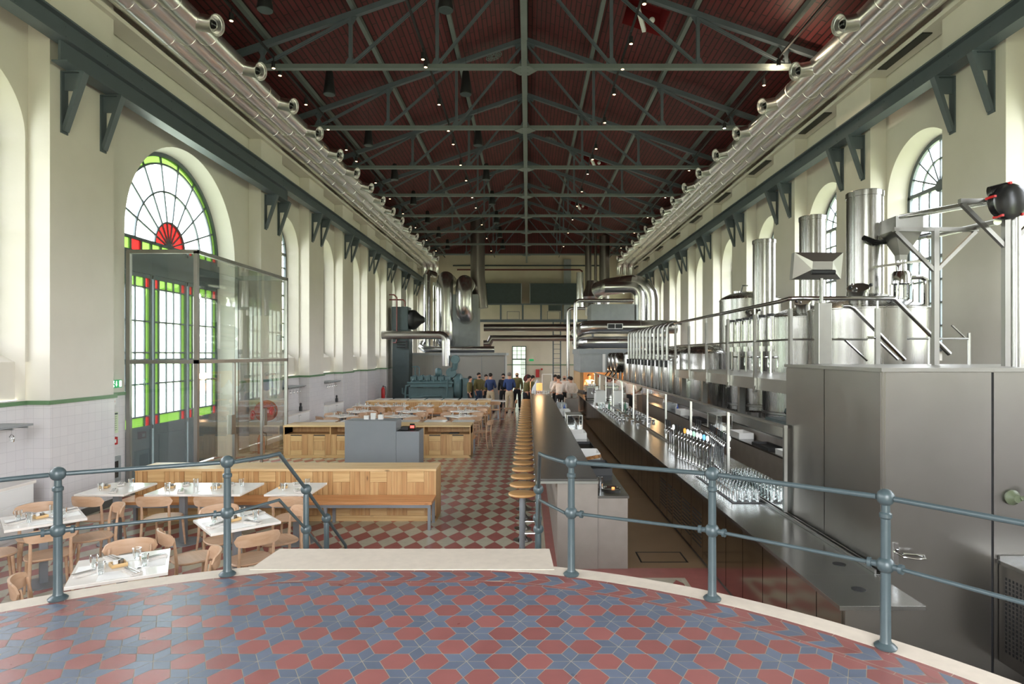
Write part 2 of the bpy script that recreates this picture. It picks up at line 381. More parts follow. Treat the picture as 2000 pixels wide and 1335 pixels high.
for k in range(60):
    y = 1.5 + k*0.1; mb.add([(.44,y,.0015),(.475,y+.05,.0015),(.44,y+.1,.0015)], [(0,1,2)])
struct(mb.build('trim_1', M['black'], smooth=0), 'row of tiny dark triangles inlaid in the cream floor strip beside the bar')
mb = MB()
for a in ((1.42,1.44,7.6,8.0),(2.0,2.02,7.6,8.0),(1.42,2.02,7.6,7.62),(1.42,2.02,7.98,8.0)): mb.box(*a, 0.0, .003)
tag(mb.build('floor_hatch', M['black'], smooth=0), 'thin dark outline of an access hatch in the brown aisle floor', 'hatch')
# ------------------------------------------------------------------ platform
PC = (-1.0, 0.77)
def arc(R, a0, a1, n): return [(PC[0]+R*sin(radians(a0+(a1-a0)*i/n)), PC[1]+R*cos(radians(a0+(a1-a0)*i/n))) for i in range(n+1)]
def clip(poly, inside):
    """clip a convex polygon by a list of half planes (nx,ny,d): nx*x+ny*y<=d"""
    for nx, ny, d in inside:
        out = []
        for i in range(len(poly)):
            a, b = poly[i], poly[(i+1)%len(poly)]; da, db = nx*a[0]+ny*a[1]-d, nx*b[0]+ny*b[1]-d
            if da <= 0: out.append(a)
            if (da < 0 < db) or (db < 0 < da):
                t = da/(da-db); out.append((a[0]+(b[0]-a[0])*t, a[1]+(b[1]-a[1])*t))
        poly = out
        if len(poly) < 3: return []
    return poly
def shrink(poly, g):
    """inset a convex polygon by g"""
    n = len(poly); A = sum(poly[i][0]*poly[(i+1)%n][1]-poly[(i+1)%n][0]*poly[i][1] for i in range(n))
    if abs(A) < 2e-5: return []
    if A < 0: poly = poly[::-1]
    hp = []
    for i in range(n):
        a, b = poly[i], poly[(i+1)%n]; dx, dy = b[0]-a[0], b[1]-a[1]; l = math.hypot(dx, dy)
        if l < 1e-6: continue
        nx, ny = dy/l, -dx/l; hp.append((nx, ny, nx*a[0]+ny*a[1]-g))
    return clip(poly, hp)
PZ = 0.90
RO, RI, RB = 4.30, 4.12, 3.86       # outer stone edge, tile edge, inner field edge
def halfplanes(R, ymax):
    hp = [(sin(a), cos(a), R*1.0002 + PC[0]*sin(a) + PC[1]*cos(a)) for a in [radians(k*3) for k in range(-30, 31)]]
    return hp + [(0,1,ymax), (0,-1,4.6)]
def platform():
    root = thing('viewing_platform', 'raised round-fronted platform with red hexagon and blue star tiles and pale stone edge', 'platform', (0,0,0))
    body = MB(); pts = [(-6.0,-4.5)] + [(-5.28,-4.5)] + arc(RO-.02, -90, 90, 60) + [(3.28,-4.5)]
    body.prism([(p[0],p[1]) for p in pts[1:]][::-1], 0.0, PZ-.03); body.build('platform_base', M['stone'], root, smooth=0)
    g = MB(); gp = [(-5.12,-4.5)] + arc(RI, -90, 90, 60) + [(3.12,-4.5)]
    gp = clip(gp, [(0,1,4.81)]); g.add([(p[0],p[1],PZ-.002) for p in gp][::-1], [tuple(range(len(gp)))])
    e = MB(); o = arc(RO, -90, 90, 90); i_ = [(p[0], min(p[1], 4.81)) for p in arc(RI, -90, 90, 90)]
    e.strip([(p[0],p[1],PZ) for p in o], [(p[0],p[1],PZ) for p in i_]); e.strip([(p[0],p[1],PZ-.05) for p in o], [(p[0],p[1],PZ) for p in o])
    e.strip([(p[0],p[1],PZ) for p in i_], [(p[0],p[1],PZ-.05) for p in i_])
    e.prism([(-2.22,4.82),(.21,4.82),(.19,5.33),(-2.19,5.33)], PZ-.16, PZ+.004)
    e.build('stone_edge', M['stone'], root, smooth=0)
    t = MB(); a = 0.0975; s3 = sqrt(3); cx, cy = .534, 3.215; G = .0022
    def put(poly, mi, hp, z=PZ):
        p = shrink(poly, G); p = clip(p, hp) if p else []
        if len(p) >= 3: t.mat(mi).add([(x,y,z) for x,y in p], [tuple(range(len(p)))])
    hp = halfplanes(RB-.002, 4.55)
    for m in range(-38, 12):
        for n in range(-34, 40):
            x = cx + n*2*a + m*a; y = cy + m*s3*a
            if y < -1.2 or math.hypot(x-PC[0], y-PC[1]) > 4.2: continue
            V = [(x+a*cos(radians(60*k)), y+a*sin(radians(60*k))) for k in range(6)]
            if (n-m) % 3: put(V, 0, hp)
            else:
                for k in range(6):
                    p, q = V[k], V[(k+1)%6]; tip = (p[0]+q[0]-x, p[1]+q[1]-y); put([(x,y), p, tip, q], 1, hp)
    # border follows the edge: thin red course, chevron course, thin red course
    def pol(d, s):
        th = s/4.0; R = RI-d; y = PC[1]+R*cos(th)
        if y <= 4.81-d: return (PC[0]+R*sin(th), y)
        yy = 4.81-d; return (PC[0]+(yy-PC[1])*math.tan(th), yy)
    full = halfplanes(RI, 4.81)
    def band(d0, d1, ds):
        s = -5.6
        while s < 5.6: put([pol(d0, s), pol(d0, s+ds), pol(d1, s+ds), pol(d1, s)], 0, full); s += ds
    band(.0, .04, .30); band(.224, .258, .26)
    s = -5.6; k = 0; d = .105
    while s < 5.6:
        for d0, d1, s0, s1 in ((.224, .132, s, s+.08), (.132, .04, s+.08, s)):
            put([pol(d0, s0), pol(d0, s0+d), pol(d1, s1+d), pol(d1, s1)], 1 if k % 2 == 0 else 0, full)
        s += d; k += 1
    g.build('grout_bed', M['grout'], root, smooth=0)
    t.build('tile_field', [M['tile_red'], M['tile_blue']], root, smooth=0)
    for k in range(4):                                       # steps down to the hall floor
        st = MB(); st.box(-2.2, .2, 5.33+k*.3, 5.63+k*.3, 0, PZ-.18*(k+1)); st.build('step', M['stone'], root, smooth=0)
platform()
# ------------------------------------------------------------------ walls
SPR, RW = 5.85, .93
def roof_z(x): return EYE + 9.1 - .345*abs(x+.08)
WT = roof_z(7.3)
def wall(side):
    s = -1 if side == 'left' else 1
    mb = MB(); big = 13.4 if s < 0 else None
    def X(v): return s*v
    def bx(x0, x1, y0, y1, z0, z1, i): mb.mat(i).box(min(X(x0),X(x1)), max(X(x0),X(x1)), y0, y1, z0, z1)
    def bay(c, hw, R, spr, xi, Rw, niche=True):
        """recess between pilasters centred at c: spandrel, splayed reveal, parapet"""
        n = 32; a = [pi*i/n for i in range(n+1)]
        base = 2.5 if niche else 0.0
        arcp = [(c-R*cos(t), spr+R*sin(t)) for t in a]
        # face with arch hole
        mb.mat(0)
        top = [(c-R*cos(t), WT+.3) for t in a]
        mb.strip([(X(RX),y,z) for y,z in arcp], [(X(RX),y,z) for y,z in top])
        for y0, y1 in ((c-hw, c-R), (c+R, c+hw)):
            mb.add([(X(RX),y0,base if niche else 0),(X(RX),y1,base if niche else 0),(X(RX),y1,WT+.3),(X(RX),y0,WT+.3)], [(0,1,2,3)])
        inn = [(c-Rw*cos(t), spr+Rw*sin(t)) for t in a]
        mb.strip([(X(RX),y,z) for y,z in arcp], [(X(xi),y,z) for y,z in inn])
        zb = 2.7 if niche else 0
        for sg in (-1, 1): mb.add([(X(RX),c+sg*R,0),(X(RX),c+sg*R,spr),(X(xi),c+sg*Rw,spr),(X(xi),c+sg*Rw,0)], [(0,1,2,3)])
        if niche:
            mb.add([(X(RX+.13),c-R,1.93),(X(RX+.13),c+R,1.93),(X(RX+.13),c+R,2.5),(X(RX+.13),c-R,2.5)], [(0,1,2,3)])
            mb.add([(X(RX+.13),c-R,2.5),(X(RX+.13),c+R,2.5),(X(xi),c+R,2.7),(X(xi),c-R,2.7)], [(0,1,2,3)])
            mb.mat(1).add([(X(RX+.10),c-R,0),(X(RX+.10),c+R,0),(X(RX+.10),c+R,1.93),(X(RX+.10),c-R,1.93)], [(0,1,2,3)])
            mb.mat(1).add([(X(RX),c-hw,0),(X(RX),c+hw,0),(X(RX),c+hw,1.86),(X(RX),c-hw,1.86)], [(0,1,2,3)])
    k = -5
    edges = []
    while 13.4 + T*k <= Y1+.1:
        y = 13.4 + T*k
        if not (big and abs(y-big) < .1):
            bx(WX, 8.05, max(y-.7, Y0), min(y+.7, Y1), 1.86, WT+.3, 0); bx(WX-.012, 8.05, max(y-.712, Y0), min(y+.712, Y1), 0, 1.86, 1)
        k += 1
    k = -5
    while 13.4 + T*(k+.5) < Y1-1:
        c = 13.4 + T*(k+.5)
        if not (big and abs(c-big) < 2): bay(c, 1.1, 1.05, SPR, 7.97, .95)
        k += 1
    if big:
        bay(13.4, 2.9, 2.12, 4.97, 7.99, 2.0, niche=False)
        for y0, y1 in ((10.5, 11.28), (15.52, 16.3)): bx(RX-.012, RX+.02, y0, y1, 0, 1.86, 1)
    o = mb.build('wall_'+side, [M['plaster'], M['dado']], smooth=30)
    struct(o, 'cream plaster wall with pilasters and deep arched windows above white tiles')
    # green trim on top of the tiles, dark skirting under them
    t = MB(); d = MB(); k = -5
    def run(x, y0, y1): 
        t.box(min(X(x),X(x-.03)), max(X(x),X(x-.03)), y0, y1, 1.86, 1.92); d.box(min(X(x),X(x-.02)), max(X(x),X(x-.02)), y0, y1, 0, .12)
    while 13.4+T*k <= Y1+.1:
        y = 13.4+T*k
        if not (big and abs(y-big) < .1):
            ya, yb = max(y-.74, Y0), min(y+.74, Y1); run(WX-.012, ya, yb)
            for ye in (ya, yb): t.box(min(X(WX-.03),X(RX)), max(X(WX-.03),X(RX)), ye-.015, ye+.015, 1.86, 1.92)
        c = y + T/2
        if c < Y1-1 and not (big and abs(c-big) < 2): run(RX, c-1.08, c+1.08)
        k += 1
    if big:
        run(RX-.012, 10.5, 11.28); run(RX-.012, 15.52, 16.3)
    struct(t.build('trim_2' if s < 0 else 'trim_3', M['dado_trim']), 'green glazed border tile running along the top of the white tiled dado')
    struct(d.build('baseboard_'+side, M['base_dark']), 'dark skirting at the foot of the tiled wall')
wall('left'); wall('right')
# end walls, roof
mb = MB(); mb.prism([(-8.1,0),(8.1,0),(8.1,8.9),(6.06,9.6),(-6.22,9.6),(-8.1,8.9)], Y1, Y1+.3, 'y')
bw = mb.build('wall_back', M['plaster_back'], smooth=0); struct(bw, 'far cream end wall')
mb = MB(); g = [(-6.4,9.6),(6.25,9.6),(-.08,roof_z(-.08)+.1)]
mb.prism(g, Y1, Y1+.25, 'y'); struct(mb.build('wall_gable', M['roof'], smooth=0), 'dark red boarded gable above the far wall')
mb = MB(); W = 2.6                                          # wall behind the viewer; its large arched opening is added to admit daylight
n = 24; pts = [(-8.1,0),(-W,0)] + [(-W*cos(pi*i/n), 5.0+W*sin(pi*i/n)) for i in range(n+1)] + [(W,0),(8.1,0),(8.1,12),(-8.1,12)]
V1 = [(x,Y0,z) for x,z in pts]
A = [(-W*cos(pi*i/n), Y0, 5.0+W*sin(pi*i/n)) for i in range(n+1)]; B = [(-W*cos(pi*i/n), Y0, 12.0) for i in range(n+1)]
mb.strip(A, B); mb.add([(-8.1,Y0,0),(-W,Y0,0),(-W,Y0,12),(-8.1,Y0,12)], [(0,1,2,3)]); mb.add([(W,Y0,0),(8.1,Y0,0),(8.1,Y0,12),(W,Y0,12)], [(0,1,2,3)])
struct(mb.build('wall_front', M['plaster'], smooth=0), 'unseen end wall with an arched opening added to admit daylight')
HAT = [(2.35, 3.3, 14.0, 15.1), (2.35, 3.3, 24.8, 25.9), (2.35, 3.3, 32.2, 33.3)]
def roof():
    mb = MB(); xr = -.08
    def q(x0, x1, y0, y1): mb.add([(x0,y0,roof_z(x0)),(x1,y0,roof_z(x1)),(x1,y1,roof_z(x1)),(x0,y1,roof_z(x0))], [(0,1,2,3)])
    q(-8.1, xr, Y0, Y1+.1); q(xr, 2.35, Y0, Y1+.1); q(3.3, 8.1, Y0, Y1+.1)
    y = Y0
    for h in HAT: q(2.35, 3.3, y, h[2]); y = h[3]
    q(2.35, 3.3, y, Y1+.1)
    struct(mb.build('ceiling', M['roof'], smooth=0), 'dark red boarded pitched roof lining')
    mb = MB()
    mb.add([(-8.3,Y0-.1,roof_z(8.3)+1.0),(xr,Y0-.1,roof_z(xr)+1.0),(xr,Y1+.4,roof_z(xr)+1.0),(-8.3,Y1+.4,roof_z(8.3)+1.0)], [(0,1,2,3)])
    for i, h in enumerate(HAT):
        b = MB(); x0, x1, y0, y1 = h; zs = [roof_z(x0), roof_z(x1)]
        lo = [(x0,y0,zs[0]),(x1,y0,zs[1]),(x1,y1,zs[1]),(x0,y1,zs[0])]; hi = [(p[0],p[1],p[2]+.55) for p in lo]
        b.strip(lo+[lo[0]], hi+[hi[0]]); b.add(hi, [(0,1,2,3)])
        o = b.build('roof_hatch', M['hatch_red'], smooth=0)
        tag(o, ['nearest dark red recessed hatch in the right roof slope, with a white projector under it','dark red recessed hatch midway along the right roof slope','farthest dark red recessed hatch in the right roof slope'][i], 'hatch', 'recessed hatches in the right roof slope')
        p = MB(); yc = (y0+y1)/2; p.bar((x0+.25,yc-.3,roof_z(x0)-.12),(x0+.5,yc+.25,roof_z(x0)-.35), .09, .09); p.sph((x0+.62,yc-.1,roof_z(x0)-.28), .07)
        p.cyl((x0+.35,yc,roof_z(x0)-.2),(x0+.35,yc,roof_z(x0)+.3), .015, n=6)
        tag(p.build('hatch_lamp', M['white']), ['white fixture hanging in the nearest roof hatch','white fixture hanging in the middle roof hatch','white fixture hanging in the farthest roof hatch'][i], 'lamp', 'white fixtures in the roof hatches')
roof()
# purlins and ridge run lengthwise under the boards
k = 0
for x in (-5.8, -3.88, -1.95, 1.95-.16, 3.88-.16, 5.8-.16):
    mb = MB(); z = roof_z(x)-.09; mb.box(x-.05, x+.05, Y0, Y1, z-.06, z+.06)
    struct(mb.build('trim_%d' % (10+k), M['truss'], smooth=0), 'grey painted purlin running the length of the roof'); k += 1
mb = MB(); mb.box(-.15, -.01, Y0, Y1, roof_z(-.08)-.3, roof_z(-.08)-.1); mb.box(-.14, -.02, Y0+1, Y1-.5, 8.90, 8.96)
struct(mb.build('trim_20', M['truss'], smooth=0), 'grey ridge beam and lower centre beam')
# ------------------------------------------------------------------ trusses
def make_truss():
    root = thing('roof_truss', '', 'roof truss', (0,0,0))
    zt = 8.98
    def p(name, *bars):
        mb = MB()
        for b in bars: mb.bar(*b, up=(0,1,0))
        return mb.build(name, M['truss'] if name == 'tie_beam' else M['paint'], root, smooth=0)
    xs = [1.93, 3.85, 5.8]; xr = -.08
    p('tie_beam', ((-7.18,-.05,zt),(7.18,-.05,zt),.09,.025), ((-7.18,.05,zt),(7.18,.05,zt),.09,.025), ((-7.18,0,zt-.045),(7.18,0,zt-.045),.012,.12))
    for s in (-1, 1):
        e = 7.17*s; p('rafter', ((xr,0,roof_z(xr)-.26),(e,0,roof_z(e)-.26),.12,.11))
        for i, d in enumerate(xs):
            x = xr+s*d; zr = roof_z(x)-.3
            p('post', ((x,0,zt),(x,0,zr),.07,.09))
            xn = xr + s*(xs[i-1] if i else 0); zn = roof_z(xn)-.34
            p('diagonal', ((x,-.03,zt+.04),(xn,-.03,zn),.05,.02), ((x,.03,zt+.04),(xn,.03,zn),.05,.02))
    p('king_post', ((xr,0,zt),(xr,0,roof_z(xr)-.2),.12,.14))
    for s in (-1, 0, 1):
        for d in (xs if s else [0]):
            mb = MB(); x = xr+s*d; mb.prism([(x-.16,zt),(x+.16,zt),(x+.06,zt+.2),(x-.06,zt+.2)], -.012, .012, 'y'); mb.build('gusset', M['paint'], root, smooth=0)
            if s:
                mb = MB(); zr = roof_z(x)-.3; mb.prism([(x-.14,zr),(x-.05,zr-.17),(x+.05,zr-.17),(x+.14,zr)], -.013, .013, 'y'); mb.build('gusset', M['paint'], root, smooth=0)
    mb = MB(); za = roof_z(xr)-.22; mb.prism([(xr-.3,za-.12),(xr,za),(xr+.3,za-.12),(xr+.25,za-.3),(xr+.1,za-.2),(xr-.1,za-.2),(xr-.25,za-.3)], -.02, .02, 'y'); mb.build('apex_plate', M['paint'], root, smooth=0)
    mb = MB(); mb.prism([(xr-.29,0),(xr-.1,-.22),(xr+.1,-.22),(xr+.29,0),(xr+.1,.22),(xr-.1,.22)], zt-.085, zt-.07)
    for a in (-.08,.08):
        for b_ in (-.1,.1): mb.cyl((xr+a,b_,zt-.095),(xr+a,b_,zt-.085), .012, n=6)
    mb.build('centre_plate', M['truss'], root, smooth=0)
    return root
tk = Kind(make_truss())
for k in range(-1, 8):
    tk.put((0, 13.4+T*k, 0), 0, 'grey riveted roof truss, ' + ('just beyond the top of the picture' if k < 0 else ORD[k] + ' of those seen from the platform'), 'roof trusses')
# ------------------------------------------------------------------ crane rails and brackets
def crane_rail(s):
    side = 'left' if s < 0 else 'right'
    root = thing('crane_rail', 'blue-grey riveted crane beam along the %s wall%s' % (side, ' above the dining tables' if s < 0 else ' above the brewing tanks'), 'beam', (0,0,0))
    mb = MB(); x = s*6.98
    mb.box(x-.02, x+.02, Y0, Y1, 7.32, 7.63); mb.box(x-.12, x+.12, Y0, Y1, 7.61, 7.64); mb.box(x-.12, x+.12, Y0, Y1, 7.3, 7.325); mb.box(x-.04, x+.04, Y0, Y1, 7.64, 7.69)
    y = Y0+.2
    while y < 41:
        mb.sph((x-s*.022, y, 7.4), .014, 6); mb.sph((x-s*.022, y, 7.55), .014, 6); y += .9
    mb.build('beam', M['paint'], root, smooth=0)
    if s < 0:
        mb = MB(); mb.box(x-.02, x+.02, 9.0, 17.5, 7.0, 7.3); mb.box(x-.12, x+.12, 9.0, 17.5, 6.98, 7.005); tag(mb.build('lower_beam', M['paint'], smooth=0), 'second blue-grey beam bolted below the left crane beam, over the stained glass door', 'beam')
crane_rail(-1); crane_rail(1)
def make_bracket(s, top):
    root = thing('crane_bracket', '', 'bracket', (0,0,0)); h = .92
    mb = MB(); x0, x1 = s*WX, s*6.84
    mb.bar((x1,0,-.03),(x0-s*.015,0,-h), .10, .022, up=(0,1,0)) if False else None
    d = Vector((x0-x1,0,-h+.03)); 
    mb.add([(x1,-.06,0),(x1,.06,0),(x1+s*.07,.06,0),(x1+s*.07,-.06,0),(x0-s*.05,-.05,-h),(x0-s*.05,.05,-h),(x0,.05,-h+.02),(x0,-.05,-h+.02)], [(0,1,2,3),(7,6,5,4),(0,4,5,1),(1,5,6,2),(2,6,7,3),(3,7,4,0)])
    mb.build('strut', M['paint'], root, smooth=0)
    mb = MB(); mb.box(min(x0,x0-s*.02), max(x0,x0-s*.02), -.07, .07, -h-.03, 0); mb.build('wall_plate', M['paint'], root, smooth=0)
    mb = MB(); mb.box(min(x0,x1), max(x0,x1), -.07, .07, -.015, .0); mb.prism([(x1+s*.03,-.015),(x0,-.015),(x0,-.28),(x1+s*.1,-.28)], -.01, .01, 'y'); mb.build('web', M['paint'], root, smooth=0)
    return recalc_all(root)
def recalc_all(root):
    for c in root.children:
        if c.type == 'MESH': recalc(c)
    return root
for s in (-1, 1):
    side = 'left' if s < 0 else 'right'; kd = Kind(make_bracket(s, 0)); n = 0
    for k in range(-2, 8):
        if s < 0 and k == 0: continue
        n += 1
        for j, dy in enumerate((-.43, .43)):
            y = 13.4+T*k+dy; z = 6.98 if (s < 0 and 9 < y < 17.5) else 7.3
            kd.put((0, y, z), 0, 'blue-grey bracket, %s crane beam, %s of the %s pair from the camera' % (side, ('near','far')[j], ORD[n-1] if n > 1 else 'first'), 'crane beam brackets on the %s wall' % side)
# ------------------------------------------------------------------ windows
def window(idx, s, c):
    xg = s*7.93; root = MB()
    fr = MB(); R = .93; n = 28; z0 = 2.72
    def ring(r0, r1, w=.03, a0=0, a1=pi):
        A = [(c-r0*cos(a0+(a1-a0)*i/n), SPR+r0*sin(a0+(a1-a0)*i/n)) for i in range(n+1)]; B = [(c-r1*cos(a0+(a1-a0)*i/n), SPR+r1*sin(a0+(a1-a0)*i/n)) for i in range(n+1)]
        for x in (xg-w, xg+w): fr.strip([(x,y,z) for y,z in A], [(x,y,z) for y,z in B])
        for Q in (A, B): fr.strip([(xg-w,y,z) for y,z in Q], [(xg+w,y,z) for y,z in Q])
    ring(R+.03, R-.05); ring(.54, .515, .02)
    fr.lathe([(0,-.03),(.12,-.03),(.12,.03),(0,.03)], (xg,c,SPR), 16, 'x')
    for k in range(1, 8):
        a = pi*k/8; fr.bar((xg,c-.1*cos(a),SPR+.1*sin(a)),(xg,c-R*cos(a),SPR+R*sin(a)), .03, .034, up=(1,0,0))
    fr.box(xg-.035, xg+.035, c-R-.03, c+R+.03, SPR-.05, SPR+.03); fr.box(xg-.035, xg+.035, c-R-.03, c+R+.03, z0-.04, z0+.04)
    for y in (-R, R): fr.box(xg-.035, xg+.035, c+y-.04, c+y+.04, z0, SPR)
    for i in range(-2, 3): fr.box(xg-.02, xg+.02, c+i*.31-.018, c+i*.31+.018, z0, SPR)
    for i in range(1, 7): fr.box(xg-.022, xg+.022, c-R, c+R, z0+i*.447-.018, z0+i*.447+.018)
    fr.box(xg-.03, xg+.03, c-R, c+R, z0+4*.447-.03, z0+4*.447+.03)
    o = fr.build('window_%d' % idx, M['paint'], smooth=0); struct(o, 'arched window with a fan of glazing bars')
    gl = MB(); P = [(c+R, z0), (c-R, z0)] + [(c-R*cos(pi*i/n), SPR+R*sin(pi*i/n)) for i in range(n+1)]
    gl.add([(xg+s*.005,y,z) for y,z in P], [tuple(range(len(P)))])
    g = gl.build('pane', M['window_clear'], o, smooth=0)
wi = 1
for s in (-1, 1):
    k = -5
    while 13.4+T*(k+.5) < Y1-1:
        c = 13.4+T*(k+.5)
        if not (s < 0 and abs(c-13.4) < 2): window(wi, s, c); wi += 1
        k += 1
# stained glass doorway in the left wall
def sdoor():
    c = 13.4; sp = 4.97; xg = -7.95; R = 2.0; n = 48
    fr = MB(); gw = MB(); gg = MB(); gr = MB()
    def rp(r, a): return (c-r*cos(a), sp+r*sin(a))
    def ring(r0, r1, w=.03):
        A = [rp(r0, pi*i/n) for i in range(n+1)]; B = [rp(r1, pi*i/n) for i in range(n+1)]
        for x in (xg-w, xg+w): fr.strip([(x,y,z) for y,z in A], [(x,y,z) for y,z in B])
        for Q in (A, B): fr.strip([(xg-w,y,z) for y,z in Q], [(xg+w,y,z) for y,z in Q])
    def pane(m, r0, r1):
        A = [rp(r0, pi*i/n) for i in range(n+1)]; B = [rp(r1, pi*i/n) for i in range(n+1)]
        m.strip([(xg,y,z) for y,z in A], [(xg,y,z) for y,z in B])
    ring(R+.03, R-.06, .05); ring(1.81, 1.77); ring(1.225, 1.19); ring(.565, .53)
    pane(gg, 1.79, R-.05); pane(gw, .545, 1.79); pane(gr, .02, .545)
    for k in range(1, 9):
        a = pi*k/9; fr.bar((xg, *rp(.54, a)), (xg, *rp(1.97, a)), .036, .036, up=(1,0,0))
    for k in range(1, 9):
        a = pi*k/9; fr.bar((xg, *rp(.02, a)), (xg, *rp(.54, a)), .028, .034, up=(1,0,0))
    def rect(m, y0, y1, z0, z1): m.add([(xg,y0,z0),(xg,y1,z0),(xg,y1,z1),(xg,y0,z1)], [(0,1,2,3)])
    def fb(y0, y1, z0, z1, w=.03): fr.box(xg-w, xg+w, y0, y1, z0, z1)
    fb(c-R-.03, c+R+.03, sp-.03, sp+.03); fb(c-R-.03, c+R+.03, sp-.30, sp-.25); fb(c-R-.03, c+R+.03, 4.28, 4.68, .07)
    for i in range(12):                                     # coloured band between fan and beam
        y = c-R+i*R/6; rect(gr if i in (2,3,8,9) and i % 2 == 0 else gg, y, y+R/6, sp-.26, sp-.02); fb(y-.012, y+.012, sp-.27, sp)
    rect(gw, c-R, c+R, 4.68, sp-.28)
    o = fr.build('door_1', M['paint'], smooth=0); struct(o, 'tall arched doorway of stained glass: white panes, green border, red half rosette')
    gw.build('white_panes', M['frost'], o, smooth=0, label='frosted white panes of the fan'); gg.build('green_panes', M['green_glass'], o, smooth=0, label='green border panes'); gr.build('red_panes', M['red_glass'], o, smooth=0, label='red glass half rosette')
    # three tall leaves below
    for i, (y0, y1) in enumerate(((11.4, 12.72), (12.78, 14.02), (14.08, 15.4))):
        f = MB(); w = MB(); g = MB(); r = MB(); b = MB()
        def R_(m, a, b_, z0, z1): m.add([(xg,a,z0),(xg,b_,z0),(xg,b_,z1),(xg,a,z1)], [(0,1,2,3)])
        def F(a, b_, z0, z1, t=.03): f.box(xg-t, xg+t, a, b_, z0, z1)
        F(y0, y0+.05, 0, 4.28, .04); F(y1-.05, y1, 0, 4.28, .04); F(y0, y1, 4.2, 4.28); F(y0, y1, 1.05, 1.13)
        gb = .16; a0, a1 = y0+.05, y1-.05
        for ya, yb in ((a0, a0+gb), (a1-gb, a1)):
            R_(g, ya, yb, 1.33, 4.0); R_(r, ya, yb, 4.0, 4.2); R_(r, ya, yb, 1.13, 1.33)
            F(ya, yb, 3.99, 4.01, .02); F(ya, yb, 1.32, 1.34, .02)
        R_(g, a0+gb, a1-gb, 4.0, 4.2); R_(g, a0+gb, a1-gb, 1.13, 1.33); R_(w, a0+gb, a1-gb, 1.33, 4.0)
        for y in (a0+gb, a1-gb): F(y-.018, y+.018, 1.13, 4.2, .024)
        for k in (1, 2): y = a0+gb+(a1-a0-2*gb)*k/3; F(y-.016, y+.016, 1.33, 4.2, .02)
        for z in (1.33, 2.0, 2.65, 3.3, 4.0): F(a0, a1, z-.015, z+.015, .024)
        F(a0, a1, 2.42, 2.52, .035)
        b.box(xg-.02, xg+.02, a0, a1, .02, 1.06); b.box(xg-.03, xg+.03, a0+.15, a1-.15, .2, .9)
        lf = f.build('door_%d' % (2+i), M['paint'], smooth=0); struct(lf, 'leaf of the stained glass door with a grey-blue solid foot')
        w.build('white_panes', M['frost'], lf, smooth=0); g.build('green_panes', M['green_glass'], lf, smooth=0); r.build('red_panes', M['red_glass'], lf, smooth=0); b.build('solid_panel', M['paint'], lf, smooth=0)
sdoor()
# ------------------------------------------------------------------ overhead air ducts
def make_duct(x, s, nozz, label):
    root = thing('air_duct', label, 'air duct', (0,0,0))
    mb = MB(); z = 8.73; r = .195; yb = 40.2
    mb.tube([(x,Y0+.05,z),(x,yb,z)], r, 24)
    y = Y0+.6
    while y < yb: mb.tube([(x,y-.012,z),(x,y+.012,z)], r+.007, 24); y += 1.2
    mb.tube([(x,yb-.1,z),(x,yb+.15,z-.02),(x,yb+.4,z-.2),(x,yb+.45,z-.5),(x,yb+.45,z-.8)], r, 20)
    mb.build('duct_tube', M['ductlong'], root)
    if nozz:
        proto = None; y = 7.5
        while y < 39.5:
            if proto is None:
                nb = MB(); nb.lathe([(.15,.10),(.15,.50),(.185,.51),(.185,.54),(.17,.54),(.13,.42),(.115,.41)], (0,0,0), 28, 'z', close=True); nb.lathe([(.0,.405),(.115,.41)], (0,0,0), 28)
                bl = MB(); bl.sph((0,0,.43), .08, 14)
                Mx = Matrix.Rotation(radians(-100*s), 4, 'Y') ; Mz = Matrix.Rotation(radians(-22*s if s < 0 else -22*s), 4, 'Z')
                R = Matrix.Rotation(radians(14)*(-1 if s < 0 else 1), 4, 'Z') @ Matrix.Rotation(radians(105)*(1 if s < 0 else -1), 4, 'Y')
                nb.xf(R); bl.xf(R)
                proto = nb.build('nozzle', M['ductlong'], root); bo = bl.build('nozzle_core', M['blackgloss'], proto, label='dark round core of the air nozzle')
                proto.location = (x, y, z)
            else:
                c = proto.copy(); COL.objects.link(c); c.parent = root; c.location = (x, y, z)
                d = bo.copy(); COL.objects.link(d); d.parent = c
            y += 1.8
    return root
for s in (-1, 1):
    side = 'left' if s < 0 else 'right'
    for i, xd in enumerate((6.15, 6.55, 6.95)):
        make_duct(s*xd, s, i == 0, 'silver round air duct under the %s eaves, %s' % (side, ('innermost one, with a row of air nozzles', 'middle one of the three', 'outermost one next to the wall')[i]))
    mb = MB(); mb.box(min(s*7.1,s*7.5), max(s*7.1,s*7.5), Y0, Y1, 8.42, 8.5); struct(mb.build('trim_%d' % (30+(s > 0)), M['plaster'], smooth=0), 'plaster ledge behind the air ducts')
    for k in (range(-1, 8) if s > 0 else ()):
        y = 13.4+T*k+1.8; mb = MB(); mb.box(min(s*7.12,s*7.3), max(s*7.12,s*7.3), y-.7, y+.7, 8.40, 8.43)
        tag(mb.build('linear_diffuser', M['black'], smooth=0), 'narrow dark air slot under the %s ducts, %s from the camera' % (side, ORD[k+1] if k > -1 else 'nearest'), 'air vent', 'dark air slots under the %s ducts' % side)
